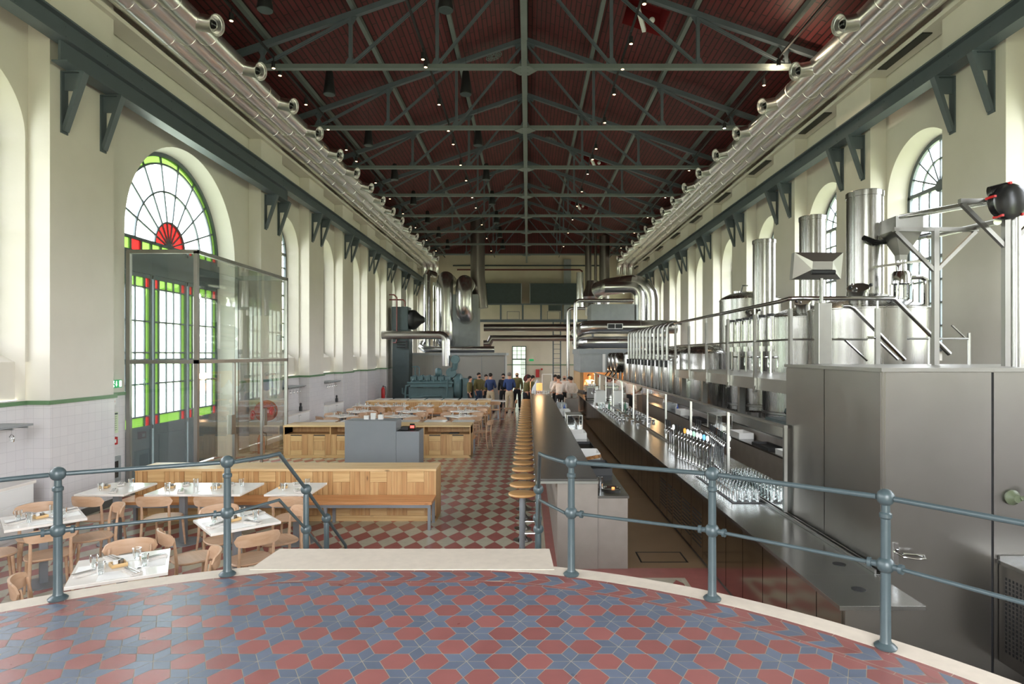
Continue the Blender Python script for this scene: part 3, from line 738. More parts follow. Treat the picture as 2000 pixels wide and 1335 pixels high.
# ------------------------------------------------------------------ ceiling lamps
def make_spot(m):
    root = thing('track_spot', '', 'spotlight', (0,0,0))
    b = MB(); b.cyl((0,0,0),(0,0,.14), .045, n=12); b.cyl((0,0,.14),(0,0,.25), .012, n=6); b.build('housing', M['black'], root)
    l = MB(); l.lathe([(0,-.004),(.034,-.004),(.034,-.001)], (0,0,0), 12); l.build('lens', m, root)
    return root
dim = Kind(make_spot(M['lamp_warm'])); hot = Kind(make_spot(M['lamp_hot']))
TR = [(-2.25, 'left inner'), (2.1, 'right inner'), (-5.62, 'left outer'), (5.55, 'right outer')]
for x, nm_ in TR:
    mb = MB(); mb.box(x-.02, x+.02, Y0+1, 41, 9.16, 9.2); tag(mb.build('light_track', M['black'], smooth=0), 'thin black lighting track, %s one, hung under the roof trusses' % nm_, 'light track')
SP = {0: [12.95,13.3,15.3,17.1,18.2,20.2,22.0,24.4,26.1,29.5,33.0,37.0], 1: [10.9,12.3,13.4,14.7,16.5,18.6,19.6,21.2,23.5,25.8,28.4,31.5,35.5], 2: [11.45,13.35,13.7,15.3,17.0,18.7,19.8,22.3,24.6,27.2,30.2,33.5,37.0], 3: [14.2,20.8,24.4,28.0,31.5,36.0]}
for i, ys in SP.items():
    for j, y in enumerate(ys):
        dim.put((TR[i][0], y, 8.93), 0, 'small black spotlight, %s on the %s lighting track' % (ORD[j] if j else 'nearest', TR[i][1]), 'track spotlights under the roof')
for j, y in enumerate((13.25, 16.9)):
    hot.put((5.5, y, 8.93), 0, ('brightest spotlight, at the right end of the nearest truss', 'bright spotlight at the right end of the second truss')[j], 'bright spotlights at the right')
def make_pendant():
    root = thing('pendant_speaker', '', 'pendant', (0,0,0))
    b = MB(); b.lathe([(0,.57),(.07,.57),(.085,.54),(.13,.12),(.145,.03),(.14,0)], (0,0,0), 20); b.build('housing', M['black'], root)
    g = MB(); g.lathe([(0,.0),(.136,.0),(.13,-.008),(0,-.01)], (0,0,0), 20); g.build('grille', M['darkgreen'], root, label='dark grey round grille')
    w = MB(); w.cyl((0,0,.57),(0,0,1.35), .004, n=5); w.build('cable', M['black'], root)
    return root
pk = Kind(make_pendant())
for i, (x, r) in enumerate(((-4.83, 'outer'), (-1.51, 'inner'))):
    for j in range(8):
        y = 11.1+T*j; pk.put((x, y, 8.93), 0, 'black tapered pendant on a cable, %s in the %s row left of the ridge' % (ORD[j], r), 'black pendants under the roof')
def rosette(x, y, lab):
    mb = MB(); sl = atan2(.345, 1)*(1 if x < -.08 else -1)
    for r0 in (.25, .19, .13, .07):
        A = [(r0*cos(a*pi/14), r0*sin(a*pi/14), 0) for a in range(28)]; B = [((r0-.03)*cos(a*pi/14), (r0-.03)*sin(a*pi/14), 0) for a in range(28)]
        mb.strip(A, B, True)
    for k in range(12): a = pi*k/6; mb.bar((.05*cos(a),.05*sin(a),0),(.24*cos(a),.24*sin(a),0), .025, .01)
    mb.xf(Matrix.Translation((x, y, roof_z(x)-.02)) @ Matrix.Rotation(-sl, 4, 'Y'))
    tag(mb.build('roof_grille', M['truss'], smooth=0), lab, 'vent grille', 'round grilles in the roof')
for x, y, l in ((-1.0,17.8,'nearest round grille left of the ridge'),(-1.0,21.2,'second round grille left of the ridge'),(-1.0,31.4,'far round grille left of the ridge'),(.95,24.6,'nearer round grille right of the ridge'),(.95,31.5,'farther round grille right of the ridge')):
    rosette(x, y, 'pale openwork '+l)
# ------------------------------------------------------------------ camera, world, light
cam = bpy.data.cameras.new('camera'); co = bpy.data.objects.new('camera', cam); COL.objects.link(co)
co.location = (0, 0, EYE); co.rotation_euler = (pi/2, 0, 0); cam.sensor_width = 36; cam.lens = 1180/2000*36
cam.shift_x = -31/2000; cam.shift_y = 23.5/2000; cam.clip_start = 0.05; cam.clip_end = 300
sc.camera = co
w = bpy.data.worlds.new('world'); sc.world = w; w.use_nodes = True; nt = w.node_tree; bg = nt.nodes['Background']
tc = N(nt, 'ShaderNodeTexCoord'); sp = N(nt, 'ShaderNodeSeparateXYZ'); L(nt, tc.outputs['Generated'], sp.inputs[0])
rp_ = ramp(nt, [(0.0, (.50,.49,.46,1)), (0.49, (.58,.58,.55,1)), (0.52, (.95,.98,1.02,1)), (1.0, (.88,.93,1.02,1))])
mr = N(nt, 'ShaderNodeMapRange'); mr.inputs['From Min'].default_value = -1; L(nt, sp.outputs['Z'], mr.inputs['Value']); L(nt, mr.outputs['Result'], rp_.inputs['Fac'])
tn = N(nt, 'ShaderNodeTexNoise'); tn.inputs['Scale'].default_value = 9; tn.inputs['Detail'].default_value = 6; L(nt, tc.outputs['Generated'], tn.inputs['Vector'])
tm = N(nt, 'ShaderNodeMath', operation='MULTIPLY_ADD'); L(nt, tn.outputs['Fac'], tm.inputs[0]); tm.inputs[1].default_value = .5; tm.inputs[2].default_value = -.17
lt = N(nt, 'ShaderNodeMath', operation='LESS_THAN'); L(nt, sp.outputs['Z'], lt.inputs[0]); L(nt, tm.outputs[0], lt.inputs[1])
tx = N(nt, 'ShaderNodeMix', data_type='RGBA'); L(nt, lt.outputs[0], tx.inputs[0]); L(nt, rp_.outputs['Color'], tx.inputs[6]); tx.inputs[7].default_value = (.30,.34,.22,1); L(nt, tx.outputs[2], bg.inputs['Color'])
bg.inputs['Strength'].default_value = 10.5
def portal(loc, rot, sx, sy):
    l = bpy.data.lights.new('daylight_portal', 'AREA'); l.shape = 'RECTANGLE'; l.size = sx; l.size_y = sy; l.cycles.is_portal = True
    o = bpy.data.objects.new('daylight_portal', l); COL.objects.link(o); o.location = loc; o.rotation_euler = rot
for s in (-1, 1):
    k = -5
    while 13.4+T*(k+.5) < Y1-1:
        c = 13.4+T*(k+.5)
        if s < 0 and abs(c-13.4) < 2:
            if c > 13.4: portal((-7.985, 13.4, 3.5), (0, -pi/2, 0), 7.0, 4.0)
        else: portal((s*7.96, c, 4.75), (0, s*pi/2, 0), 4.1, 1.9)
        k += 1
portal((0, Y0-.02, 3.8), (-pi/2 if False else pi/2, 0, 0), 5.2, 7.6)
vs = sc.view_settings; vs.view_transform = 'Standard'; vs.look = 'None'; vs.gamma = 1; vs.use_curve_mapping = False; vs.exposure = 0.80
sc.cycles.max_bounces = 10; sc.cycles.diffuse_bounces = 6; sc.cycles.glossy_bounces = 5; sc.cycles.transmission_bounces = 4; sc.cycles.transparent_max_bounces = 16
sc.cycles.sample_clamp_indirect = 8.0; sc.cycles.blur_glossy = 1.0; sc.cycles.use_denoising = True
ORDF = ['first'] + ORD[1:]
# ------------------------------------------------------------------ platform railing
def ang(a, R=4.15): return (PC[0]+R*sin(radians(a)), PC[1]+R*cos(radians(a)))
def make_post():
    root = thing('railing_post', '', 'railing post', (0,0,0), 0)
    b = MB(); b.lathe([(0,0),(.058,0),(.062,.012),(.05,.024),(.034,.034),(.029,.05),(.027,.43),(.027,.49)], (0,0,0), 20)
    b.lathe([(.027,.49),(.0265,.72),(.026,.755),(.034,.765),(.034,.785),(.024,.795),(.022,.85)], (0,0,0), 20); b.build('shaft', M['rail'], root)
    t = MB(); t.sph((0,0,.88), .05, 20); t.build('ball_finial', M['rail'], root)
    m = MB(); m.sph((0,0,.485), .05, 20); m.build('middle_ball', M['rail'], root)
    return root
pk_ = Kind(make_post())
PA = [18.8+14.7*k for k in range(5)]
posts = []
for sg in (-1, 1):
    for i, a in enumerate(PA[:4]):
        x, y = ang(sg*a); side = 'left' if sg < 0 else 'right'
        pk_.put((x, y, PZ+.002), 0, 'grey-blue ball-topped railing post, %s to the %s of the stairs' % (('first','second','third','fourth')[i], side), 'railing posts on the platform edge')
def rail_run(name, pts, r, lab, extra=None):
    mb = MB(); mb.tube(pts, r, 12)
    if extra: extra(mb)
    tag(mb.build(name, M['rail']), lab, 'handrail')
for sg in (-1, 1):
    side = 'left' if sg < 0 else 'right'
    P = [ang(sg*a) for a in PA]; xs = -2.1 if sg < 0 else .1
    top = [(x, y, PZ+.88) for x, y in P][::-1]; mid = [(x, y, PZ+.485) for x, y in P][::-1]
    # separate straight rods between post balls
    for nm_, z, r in (('top rail', PZ+.88, .0165), ('middle rail', PZ+.485, .0125)):
        for i in range(4):
            a, b = Vector((*P[i], z)), Vector((*P[i+1], z)); d = (b-a).normalized(); mb = MB()
            o = .05; mb.cyl(a+d*o, b-d*o, r, n=12)
            if 'middle' in nm_:
                for q, s_ in ((a+d*(o-.005), 1), (b-d*(o-.005), -1)): mb.cyl(q, q+d*s_*.03, .02, .018, 12); mb.cyl(q+d*s_*.03, q+d*s_*.05, .029, .029, 12)
            tag(mb.build('rail_bar', M['rail']), 'grey-blue %s right of the %s post on the %s side' % (nm_, ('first','second','third','fourth')[i], side) if sg > 0 else 'grey-blue %s left of the %s post on the %s side' % (nm_, ('first','second','third','fourth')[i], side), 'railing bar', 'railing bars round the platform')
    # stair handrail: from the first post, over and down the stair
    a = P[0]
    st = thing('stair_handrail', 'grey-blue %s handrail of the platform stairs, stepping down with ball joints' % side, 'handrail', (0,0,0))
    h = lambda y, z0: (xs, y, z0-(y-5.13)*.745)
    m1 = MB(); m1.tube([(a[0]-sg*.05, a[1], PZ+.88), (xs+sg*.05, 4.98, PZ+.875), (xs, 5.1, PZ+.88), h(5.68, 1.78)], .0165, 12); m1.tube([h(5.76,1.78), h(6.25,1.78)], .0165, 12)
    m1.tube([h(6.35,1.78), h(6.95,1.78), (xs, 6.98, .36), (xs, 6.84, .36)], .0165, 12); m1.build('top_bar', M['rail'], st)
    m2 = MB(); m2.tube([(a[0]-sg*.05, a[1], PZ+.485), (xs+sg*.05, 4.98, PZ+.49), (xs, 5.1, PZ+.49), h(5.68, 1.40)], .0125, 12); m2.tube([h(5.76,1.40), h(6.2,1.40)], .0125, 12); m2.build('middle_bar', M['rail'], st)
    for (y, zt, zb) in ((5.72, 1.34, .18), (6.3, .91, 0)):
        q = MB(); q.lathe([(0,zb),(.05,zb),(.05,zb+.015),(.028,zb+.03),(.026,zt-.06),(.02,zt-.04)], (xs,y,0), 16); q.build('newel', M['rail'], st)
        q = MB(); q.sph((xs,y,zt), .05, 18); q.build('ball', M['rail'], st)
    q = MB(); q.sph((xs,5.72,.965), .05, 18); q.build('ball', M['rail'], st)
    q = MB(); q.sph((xs,6.78,.36), .05, 18); q.cyl((xs,6.78,0),(xs,6.78,.33), .02, n=12); q.build('ball', M['rail'], st)
# ------------------------------------------------------------------ glass vestibule in front of the stained glass door
def vestibule():
    root = thing('glass_vestibule', 'tall clear glass draught lobby with brushed steel frame, in front of the stained glass door', 'vestibule', (0,0,0))
    x0, x1, y0, y1, zt, zm = -7.49, -6.2, 11.3, 15.5, 4.54, 2.48; w = .07
    f = MB()
    for x, y in ((x0+.03,y0),(x1,y0),(x1,y1),(x0+.03,y1)): f.box(x-w/2, x+w/2, y-w/2, y+w/2, 0, zt)
    for z in (zt, zm):
        for y in (y0, y1): f.box(x0, x1+w/2, y-w/2+.005, y+w/2-.005, z-.04, z+.03)
        f.box(x1-w/2, x1+w/2, y0-w/2, y1+w/2, z-.04, z+.03)
    for y in (y0, y1): f.box(x0, x1, y-.02, y+.02, 0, .06)
    f.build('frame', M['steel'], root, smooth=0)
    for y in (12.75, 14.07):
        d = MB(); d.box(x1-.025, x1+.025, y-.025, y+.025, 0, zm-.04); d.build('mullion', M['steel'], root, smooth=0)
    g = MB()
    for y in (y0, y1): g.add([(x0,y,.06),(x1,y,.06),(x1,y,zt),(x0,y,zt)], [(0,1,2,3)])
    g.add([(x1,y0,.02),(x1,y1,.02),(x1,y1,zt),(x1,y0,zt)], [(0,1,2,3)]); g.build('glazing', M['glass'], root, smooth=0)
    g = MB(); g.add([(x0,y0,zt+.02),(x1,y0,zt+.02),(x1,y1,zt+.02),(x0,y1,zt+.02)], [(0,1,2,3)]); g.build('glass_roof', M['glass'], root, smooth=0)
    
    for y in (12.55, 14.1): h = MB(); h.box(x1+.026, x1+.05, y, y+.15, .95, 1.35); h.build('push_plate', M['satin'], root, smooth=0)
    for y, z in ((13.6, 1.25), (14.6, 1.25)):
        a = MB(); n = 20; A = [(x1+.006, y+.10*cos(2*pi*i/n), z+.10*sin(2*pi*i/n)) for i in range(n)]; B = [(x1+.006, y+.08*cos(2*pi*i/n), z+.08*sin(2*pi*i/n)) for i in range(n)]
        a.strip(A, B, True); a.box(x1+.004, x1+.008, y-.05, y+.05, z-.012, z+.012); a.box(x1+.004, x1+.008, y-.012, y+.012, z-.05, z+.05); a.build('round_sticker', M['red'], root, smooth=0)
vestibule()
# signs on the wall between the near pilaster and the door
def sign_exit(x, y, z, face, lab):
    root = thing('exit_sign', lab, 'exit sign', (x,y,z), face)
    b = MB(); b.box(-.02, .02, -.16, .16, -.07, .07); b.build('sign_box', M['green_sign'], root, smooth=0)
    p = MB(); X = -.0215   # pictogram: running figure, arrow, door
    def r(a, b_, c, d): p.add([(X,a,c),(X,b_,c),(X,b_,d),(X,a,d)], [(0,1,2,3)])
    r(-.145,-.085,-.055,.055); r(-.02,.0,-.01,.05); p.add([(X,-.035,-.005),(X,.015,-.005),(X,-.01,-.05)], [(0,1,2)])
    p.add([(X,.06+.014*cos(k*pi/4),.045+.014*sin(k*pi/4)) for k in range(8)], [tuple(range(8))])
    for a, b_ in (((.07,.03),(.09,-.01)),((.09,-.01),(.12,-.05)),((.09,-.01),(.06,-.03)),((.06,-.03),(.065,-.055)),((.075,.025),(.045,.005)),((.08,.02),(.11,.01))): p.bar((X,a[0],a[1]), (X,b_[0],b_[1]), .004, .016, up=(1,0,0))
    p.build('pictogram', M['white_sign'], root, smooth=0)
    return root
sign_exit(-7.47, 10.93, 2.08, pi, 'green emergency exit sign with running figure on the near left wall')
sign_exit(-.0, 42.1, 2.55, -pi/2, 'green exit sign on the far end wall right of the small door').location = (.25, 42.15, 2.2)
mb = MB(); mb.box(-7.51, -7.50, 10.85, 11.0, 1.70, 1.82); o = mb.build('fire_notice', M['white'], smooth=0); tag(o, 'tiny white notice with red ring under the near exit sign', 'sign')
mb = MB(); 
A = [(-7.495,10.925+.045*cos(2*pi*i/16),1.76+.045*sin(2*pi*i/16)) for i in range(16)]; B = [(-7.495,10.925+.025*cos(2*pi*i/16),1.76+.025*sin(2*pi*i/16)) for i in range(16)]
mb.strip(A, B, True); mb.build('red_ring', M['red'], o, smooth=0)
mb = MB(); mb.box(-7.51, -7.50, 10.72, 11.06, 1.18, 1.56); o = mb.build('evacuation_plan', mat('plan_green', C(200,212,180), 0.6, var=.03), smooth=0); tag(o, 'pale green evacuation plan on the white tiles below the exit sign', 'sign')
mb = MB()
mb.box(-7.497,-7.493,10.74,11.04,1.52,1.55)
for k in range(7): mb.box(-7.497,-7.494,10.76,11.02,1.48-k*.04,1.485-k*.04)
mb.build('plan_lines', M['darkgreen'], o, smooth=0)
mb = MB(); mb.box(-7.51, -7.45, 10.80, 10.98, .98, 1.12); o = mb.build('fire_alarm', M['red'], smooth=0, bevel=.006); tag(o, 'small red fire alarm call point on the left wall', 'alarm'); mb = MB(); mb.box(-7.449,-7.445,10.85,10.93,1.02,1.08); mb.build('alarm_label', M['white'], o, smooth=0)
mb = MB(); mb.box(-7.51, -7.46, 10.66, 11.08, .30, .76); o = mb.build('control_screen', M['greyzinc'], smooth=0, bevel=.005); tag(o, 'grey framed dark control screen low on the left wall', 'screen'); mb = MB(); mb.box(-7.459,-7.455,10.74,11.0,.38,.68); mb.build('display', M['blackgloss'], o, smooth=0)
# ------------------------------------------------------------------ white sideboards and glass racks in the left niches
def make_sideboard():
    root = thing('sideboard', '', 'sideboard', (0,0,0))
    b = MB(); b.box(-.24, .22, -.9, .9, .06, .78); b.box(-.2,.18,-.86,.86,0,.06); b.build('body', M['white'], root, smooth=0, bevel=.004)
    t = MB(); t.box(-.25, .24, -.92, .92, .78, .82); t.build('marble_top', M['marble'], root, smooth=0)
    for k in range(3):
        for j in (0, 1):
            d = MB(); d.box(.221, .238, -.87+j*.88, -.01+j*.88, .09+k*.23, .30+k*.23); dd = d.build('drawer', M['white'], root, smooth=0, bevel=.003)
            h = MB(); h.sph((.245, -.8+j*.88+.76*(1-j)*1.0, .27+k*.23), .012, 8); h.build('knob', M['satin'], dd)
    return root
sb = Kind(make_sideboard())
def make_rack():
    root = thing('glass_rack', '', 'glass rack', (0,0,0))
    b = MB(); b.box(-.22, .22, -.7, .7, .0, .03)
    for k in range(6): b.box(-.2, .2, -.62+k*.25-.008, -.62+k*.25+.008, -.03, 0)
    b.build('shelf', M['greyzinc'], root, smooth=0)
    for k in range(5):
        g = MB(); x = .08
        g.lathe([(.035,-.03),(.004,-.035),(.004,-.10),(.03,-.13),(.036,-.18),(.03,-.21)], (x,-.5+k*.25,0), 12, close=True); g.build('hanging_glass', M['tumbler'], root)
    return root
rk = Kind(make_rack())
for i, c in enumerate((8.0, 18.7, 22.3)):
    w_ = ('near the left edge','second from the camera','third from the camera')[i]
    sb.put((-7.27, c-.1 if i else 7.72, 0), 0, 'white sideboard with drawers in a left wall niche, '+w_, 'white sideboards in the niches')
    rk.put((-7.3, c-.1 if i else 7.95, 1.6), 0, 'wall shelf with wine glasses hanging below, '+w_, 'hanging glass racks')
    if i:
        g = MB(); g.lathe([(.0,0),(.05,0),(.05,.12),(.03,.16),(.035,.24),(.0,.26)], (-7.2, c+.45, .82), 14); tag(g.build('coffee_grinder', M['black']), 'small black pot on the white sideboard, '+w_, 'pot')
# ------------------------------------------------------------------ fire gear
def extinguisher(x, y, z0, lab):
    r = thing('fire_extinguisher', lab, 'fire extinguisher', (x,y,z0))
    b = MB(); b.lathe([(0,0),(.085,0),(.09,.02),(.09,.42),(.06,.5),(.025,.53),(.025,.56)], (0,0,0), 18); b.build('cylinder', M['red'], r)
    h = MB(); h.box(-.02,.02,-.02,.1,.56,.6); h.tube([(0,.02,.58),(.12,.02,.55),(.14,0,.35),(.12,0,.15)], .012, 8); h.build('valve_hose', M['black'], r)
extinguisher(-6.95, 15.75, 0, 'red fire extinguisher on the floor behind the glass lobby')
extinguisher(-6.95, 29.0, .5, 'red fire extinguisher on a dark stand by the far left pilaster')
mb = MB(); mb.box(-7.1,-6.8,28.85,29.15,0,.5); tag(mb.build('extinguisher_stand', M['black'], smooth=0), 'dark stand under the far red extinguisher', 'stand')
def hose_reel(x, y, z):
    r = thing('hose_reel', 'red fire hose reel with coiled hose, seen through the glass lobby', 'hose reel', (x,y,z))
    a = MB(); a.lathe([(0,-.09),(.28,-.09),(.28,-.08),(.12,-.08),(.12,.08),(.28,.08),(.28,.09),(0,.09)], (0,0,0), 28, 'y'); a.build('drum', M['red'], r)
    t = MB(); t.lathe([(.12,-.07),(.24,-.07),(.24,.07),(.12,.07)], (0,0,0), 28, 'y', close=True); t.build('hose', M['black'], r)
hose_reel(-7.0, 16.15, 1.1)
# ------------------------------------------------------------------ timber partitions with benches
def panels(mb, x0, x1, yf, z0, z1, sgn=-1):
    """board pattern on the face at yf: uprights with inset level boards"""
    w = .585; n = round((x1-x0)/w); w = (x1-x0)/n
    for k in range(n):
        a = x0+k*w; g = .003
        def bd(u0, u1, v0, v1, i, d=.012): mb.mat(i).box(a+u0*w+g, a+u1*w-g, min(yf, yf+sgn*d), max(yf, yf+sgn*d), v0+g, v1-g)
        bd(0, .14, z0, z1, 0); bd(.14, .27, z0, z1, 2); bd(.27, .73, z1-.17, z1, 1); bd(.27, .5, z0+.12, z1-.17, 0); bd(.5, .73, z0+.12, z1-.17, 2); bd(.27, .73, z0, z0+.12, 1); bd(.73, .86, z0, z1, 0); bd(.86, 1, z0, z1, 2 if k % 2 else 0)
PM = [M['pine_v'], M['pine_h'], M['pine_v2']]
XL, XR = -6.15, -1.44
def bench(root, x0, x1, ya, yb):
    s = MB(); s.box(x0, x1, ya, yb, .375, .42); s.build('bench_seat', M['pine_seat'], root, smooth=0, bevel=.004)
    f = MB(); f.box(x0+.02, x1-.02, ya+.01, ya+.05, .33, .374); f.box(x0+.02, x1-.02, yb-.05, yb-.01, .33, .374); f.build('bench_frame', M['greyleg'], root, smooth=0)
    n = 4
    for k in range(n):
        x = x0+.04+(x1-x0-.08)*k/(n-1)
        for y in (ya+.03, yb-.04): l = MB(); l.box(x-.022, x+.022, y-.022, y+.022, 0, .33); l.build('bench_leg', M['greyleg'], root, smooth=0)
def partition(y0, y1, lab, side, xl=XL, xr=XR, shelves=False):
    root = thing('timber_partition', lab, 'partition', (0,0,0))
    b = MB().mat(0); b.box(xl+.01, xr-.01, y0+.02 if not shelves else y1-.2, y1-.02, .04, .785)
    if shelves: b.box(xl+.01, xr-.01, y0+.02, y1-.18, .04, .60)
    b.box(xl, xl+.03, y0, y1, .04, .785); b.box(xr-.03, xr, y0, y1, .04, .785)
    b.mat(1).box(xl, xr, y0+.02, y1-.02, 0.0, .05)
    zt = .60 if shelves else .785
    if not shelves: panels(b, xl+.03, xr-.03, y0+.02, .09, .785); b.mat(1).box(xl, xr, y0, y0+.02, .04, .09)
    panels(b, xl+.03, xr-.03, y1-.02, .09, .785, 1)
    if shelves:
        n = 4; w = (xr-xl)/n
        for k in range(n+1): x = min(max(xl+k*w, xl+.015), xr-.015); b.mat(0).box(x-.015, x+.015, y0+.003, y1-.2, .6, .785)
        b.mat(1).box(xl, xr, y0, y0+.02, .04, .075)
    b.build('carcass', PM, root, smooth=0)
    t = MB(); t.box(xl-.005, xr+.005, y0-.01, y1+.01, .785, .825); t.build('top_board', M['pine_top'], root, smooth=0, bevel=.004)
    if shelves:
        m = 8; w = (xr-xl-.06)/m
        for k in range(m):
            a = xl+.03+k*w; d = MB()
            def bd(u0, u1, v0, v1, i): d.mat(i).box(a+u0*w+.003, a+u1*w-.003, y0, y0+.019, v0, v1)
            bd(0,.25,.08,.59,0); bd(.75,1,.08,.59,2); bd(.25,.75,.43,.56,1); bd(.25,.75,.20,.427,0); bd(.25,.75,.08,.197,1)
            dd = d.build('cupboard_door', PM, root, smooth=0)
            h = MB(); h.box(a+.26*w, a+.74*w, y0+.002, y0+.012, .565, .588); h.build('finger_slot', M['black'], dd, smooth=0, label='dark finger slot')
    if side < 0: bench(root, xl, xr+.01, y0-.48, y0-.012)
    else: bench(root, xl, xr+.03, y1+.012, y1+.48)
    return root
partition(9.46, 10.0, 'long pine partition with an orange bench, nearest to the platform', -1)
partition(15.2, 15.93, 'pine partition with open shelves and slotted cupboard doors, behind the grey desk', 1, shelves=True)
partition(22.9, 23.5, 'farthest low pine partition with a bench, in front of the engine', -1)
mb = MB(); mb.tube([(-2.2,15.3,.615),(-2.1,15.35,.62),(-1.95,15.3,.615)], .008, 6); mb.box(-1.98,-1.75,15.28,15.42,.602,.63); tag(mb.build('charger', M['black'], smooth=0), 'black device with a cable on the open shelf of the middle partition', 'device')
# reception desk
r = thing('reception_desk', 'grey stepped reception desk in front of the middle partition', 'desk', (0,0,0))
b = MB(); b.box(-3.79,-2.73,12.5,13.04,0,1.235); b.build('tall_block', M['desk'], r, smooth=0, bevel=.003)
b = MB(); b.box(-2.727,-2.25,12.5,13.04,0,1.02); b.build('low_block', M['desk'], r, smooth=0, bevel=.003)
b = MB(); b.box(-2.727,-2.28,12.53,13.02,1.0,1.023); b.build('desk_pad', M['black'], r, smooth=0)
r = thing('payment_terminal', 'black payment terminal with a red lit screen on the grey desk', 'terminal', (-2.42,12.7,1.025))
b = MB(); b.prism([(-.06,0),(.06,0),(.06,.08),(-.06,.14)], -.05, .05, 'x'); b.build('body', M['blackgloss'], r, smooth=0); b = MB(); b.box(-.04,.04,-.066,-.062,.05,.1); b.build('display', emat('red_display', (1,.05,.04,1), 3), r, smooth=0)
b = MB(); b.box(-2.66,-2.5,12.62,12.8,1.025,1.10); tag(b.build('receipt_printer', M['black'], smooth=0, bevel=.01), 'black receipt printer on the grey desk beside the terminal', 'printer')
for i, x in enumerate((-3.28,-3.12,-3.42)):
    b = MB(); b.box(x-.05, x+.05, 12.78, 12.86, 1.237, 1.237+(.13,.1,.08)[i]); tag(b.build('card_holder', M['white'], smooth=0), 'small white %s on top of the grey desk' % ('taller card holder','card stand in the middle','leftmost low card stand')[i], 'card holder')
# ------------------------------------------------------------------ chairs, tables
def make_chair():
    root = thing('dining_chair', '', 'chair', (0,0,0))     # faces +y
    s = MB(); n = 28; prof = [(.0,.445),(.17,.437),(.205,.446),(.213,.437),(.205,.424),(0,.418)]
    vs = []
    for (r, z) in prof:
        for j in range(n):
            a = 2*pi*j/n; e = 1/ (abs(cos(a))**3.0+abs(sin(a))**3.0)**(1/3.0); vs.append((r*e*cos(a)*(1.0-.06*sin(a)), r*e*sin(a), z))
    m = len(prof); s.add(vs, [(i*n+j, i*n+(j+1)%n, (i+1)*n+(j+1)%n, (i+1)*n+j) for i in range(m-1) for j in range(n)])
    s.build('seat', M['beech'], root, smooth=50)
    b = MB(); R = .34; k = 18; A = []; B = []
    rows = [(.675,.0),(.668,.5),(.675,1)]
    def pt(t, z, out): 
        a = (t-.5)*1.42; rr = R+out; return (rr*sin(a), -.235+.27-rr*cos(a)+(z-.66)*-.12, z)
    for out in (0, .018):
        for i in range(k+1):
            t = i/k; e = sqrt(max(0, 1-(abs(2*t-1))**6)); hgt = .068*e; zc = .715+.004*cos((t-.5)*6)
            A.append(pt(t, zc-hgt, out)); B.append(pt(t, zc+hgt, out))
    K = k+1; b.strip(A[:K], B[:K]); b.strip(B[K:], A[K:]); b.strip(A[K:], A[:K]); b.strip(B[:K], B[K:]); b.build('backrest', M['beech'], root, smooth=50)
    for sx in (-1, 1):
        l = MB(); l.tube([(sx*.185,-.26,0),(sx*.178,-.215,.25),(sx*.172,-.205,.43),(sx*.170,-.215,.58),(sx*.172,-.235,.73)], [.012,.016,.018,.015,.011], 10); l.build('leg', M['beech'], root)
        l = MB(); l.tube([(sx*.19,.185,0),(sx*.165,.15,.42)], [.012,.018], 10); l.build('leg', M['beech'], root)
    return root
def make_table(w, d, name='dining_table'):
    root = thing(name, '', 'table', (0,0,0))
    t = MB(); t.box(-w/2, w/2, -d/2, d/2, .722, .75); t.build('tabletop', M['marble'], root, smooth=0, bevel=.003)
    c = MB(); c.box(-.04,.04,-.04,.04,.012,.70); c.box(-.16,.16,-.16,.16,.70,.721); c.build('column', M['greyleg'], root, smooth=0, bevel=.004)
    b = MB(); b.lathe([(0,0),(.24,0),(.24,.008),(.2,.014),(0,.016)], (0,0,0), 32); b.build('base', M['greyleg'], root)
    return root
def make_tumbler():
    root = MB(); root.lathe([(0,.006),(.028,.006),(.034,.10),(.036,.10),(.030,0),(0,0)], (0,0,0), 18); return root.build('water_tumbler', M['tumbler'])
def make_napkin():
    root = thing('napkin', '', 'napkin', (0,0,0))
    b = MB(); b.box(-.045,.045,-.10,.10,0,.012); b.box(-.04,.045,-.095,.09,.012,.02); b.build('folded_cloth', M['napkin'], root, smooth=0, bevel=.005)
    for sx in (-.012, .014):
        f = MB(); f.bar((sx,-.11,.023),(sx+.004,.05,.023), .007, .003); f.bar((sx+.004,.05,.023),(sx+.005,.11,.024), .016, .003); f.build('fork' if sx < 0 else 'knife', M['chrome'], root, smooth=0)
    return root
def make_caddy():
    root = thing('table_caddy', '', 'caddy', (0,0,0))
    b = MB(); b.box(-.06,.06,-.06,.06,0,.012); b.box(-.06,.06,-.06,-.05,.012,.03); b.box(-.06,.06,.05,.06,.012,.03); b.box(-.06,-.05,-.05,.05,.012,.03); b.box(.05,.06,-.05,.05,.012,.03); b.build('tray', M['pine_h'], root, smooth=0)
    j = MB(); j.lathe([(0,.013),(.02,.013),(.02,.05),(.012,.055),(0,.056)], (-.02,0,0), 12); j.build('salt_jar', M['white'], root); j = MB(); j.lathe([(0,.013),(.02,.013),(.02,.05),(.012,.055),(0,.056)], (.025,.01,0), 12); j.build('pepper_jar', M['satin'], root)
    return root
chair = Kind(make_chair()); tum = Kind(make_tumbler()); nap = Kind(make_napkin()); cad = Kind(make_caddy())
tag(tum.root, '', 'tumbler')
tabs = {}
def put_table(w, d, x, y, rz, lab, grp):
    key = (w, d)
    if key not in tabs: tabs[key] = Kind(make_table(w, d))
    return tabs[key].put((x, y, 0), rz, lab, grp)
def put_chair(x, y, face, lab, grp='beech dining chairs'):
    """face: direction the sitter looks, radians from +x"""
    chair.put((x, y, 0), face-pi/2, lab, grp)
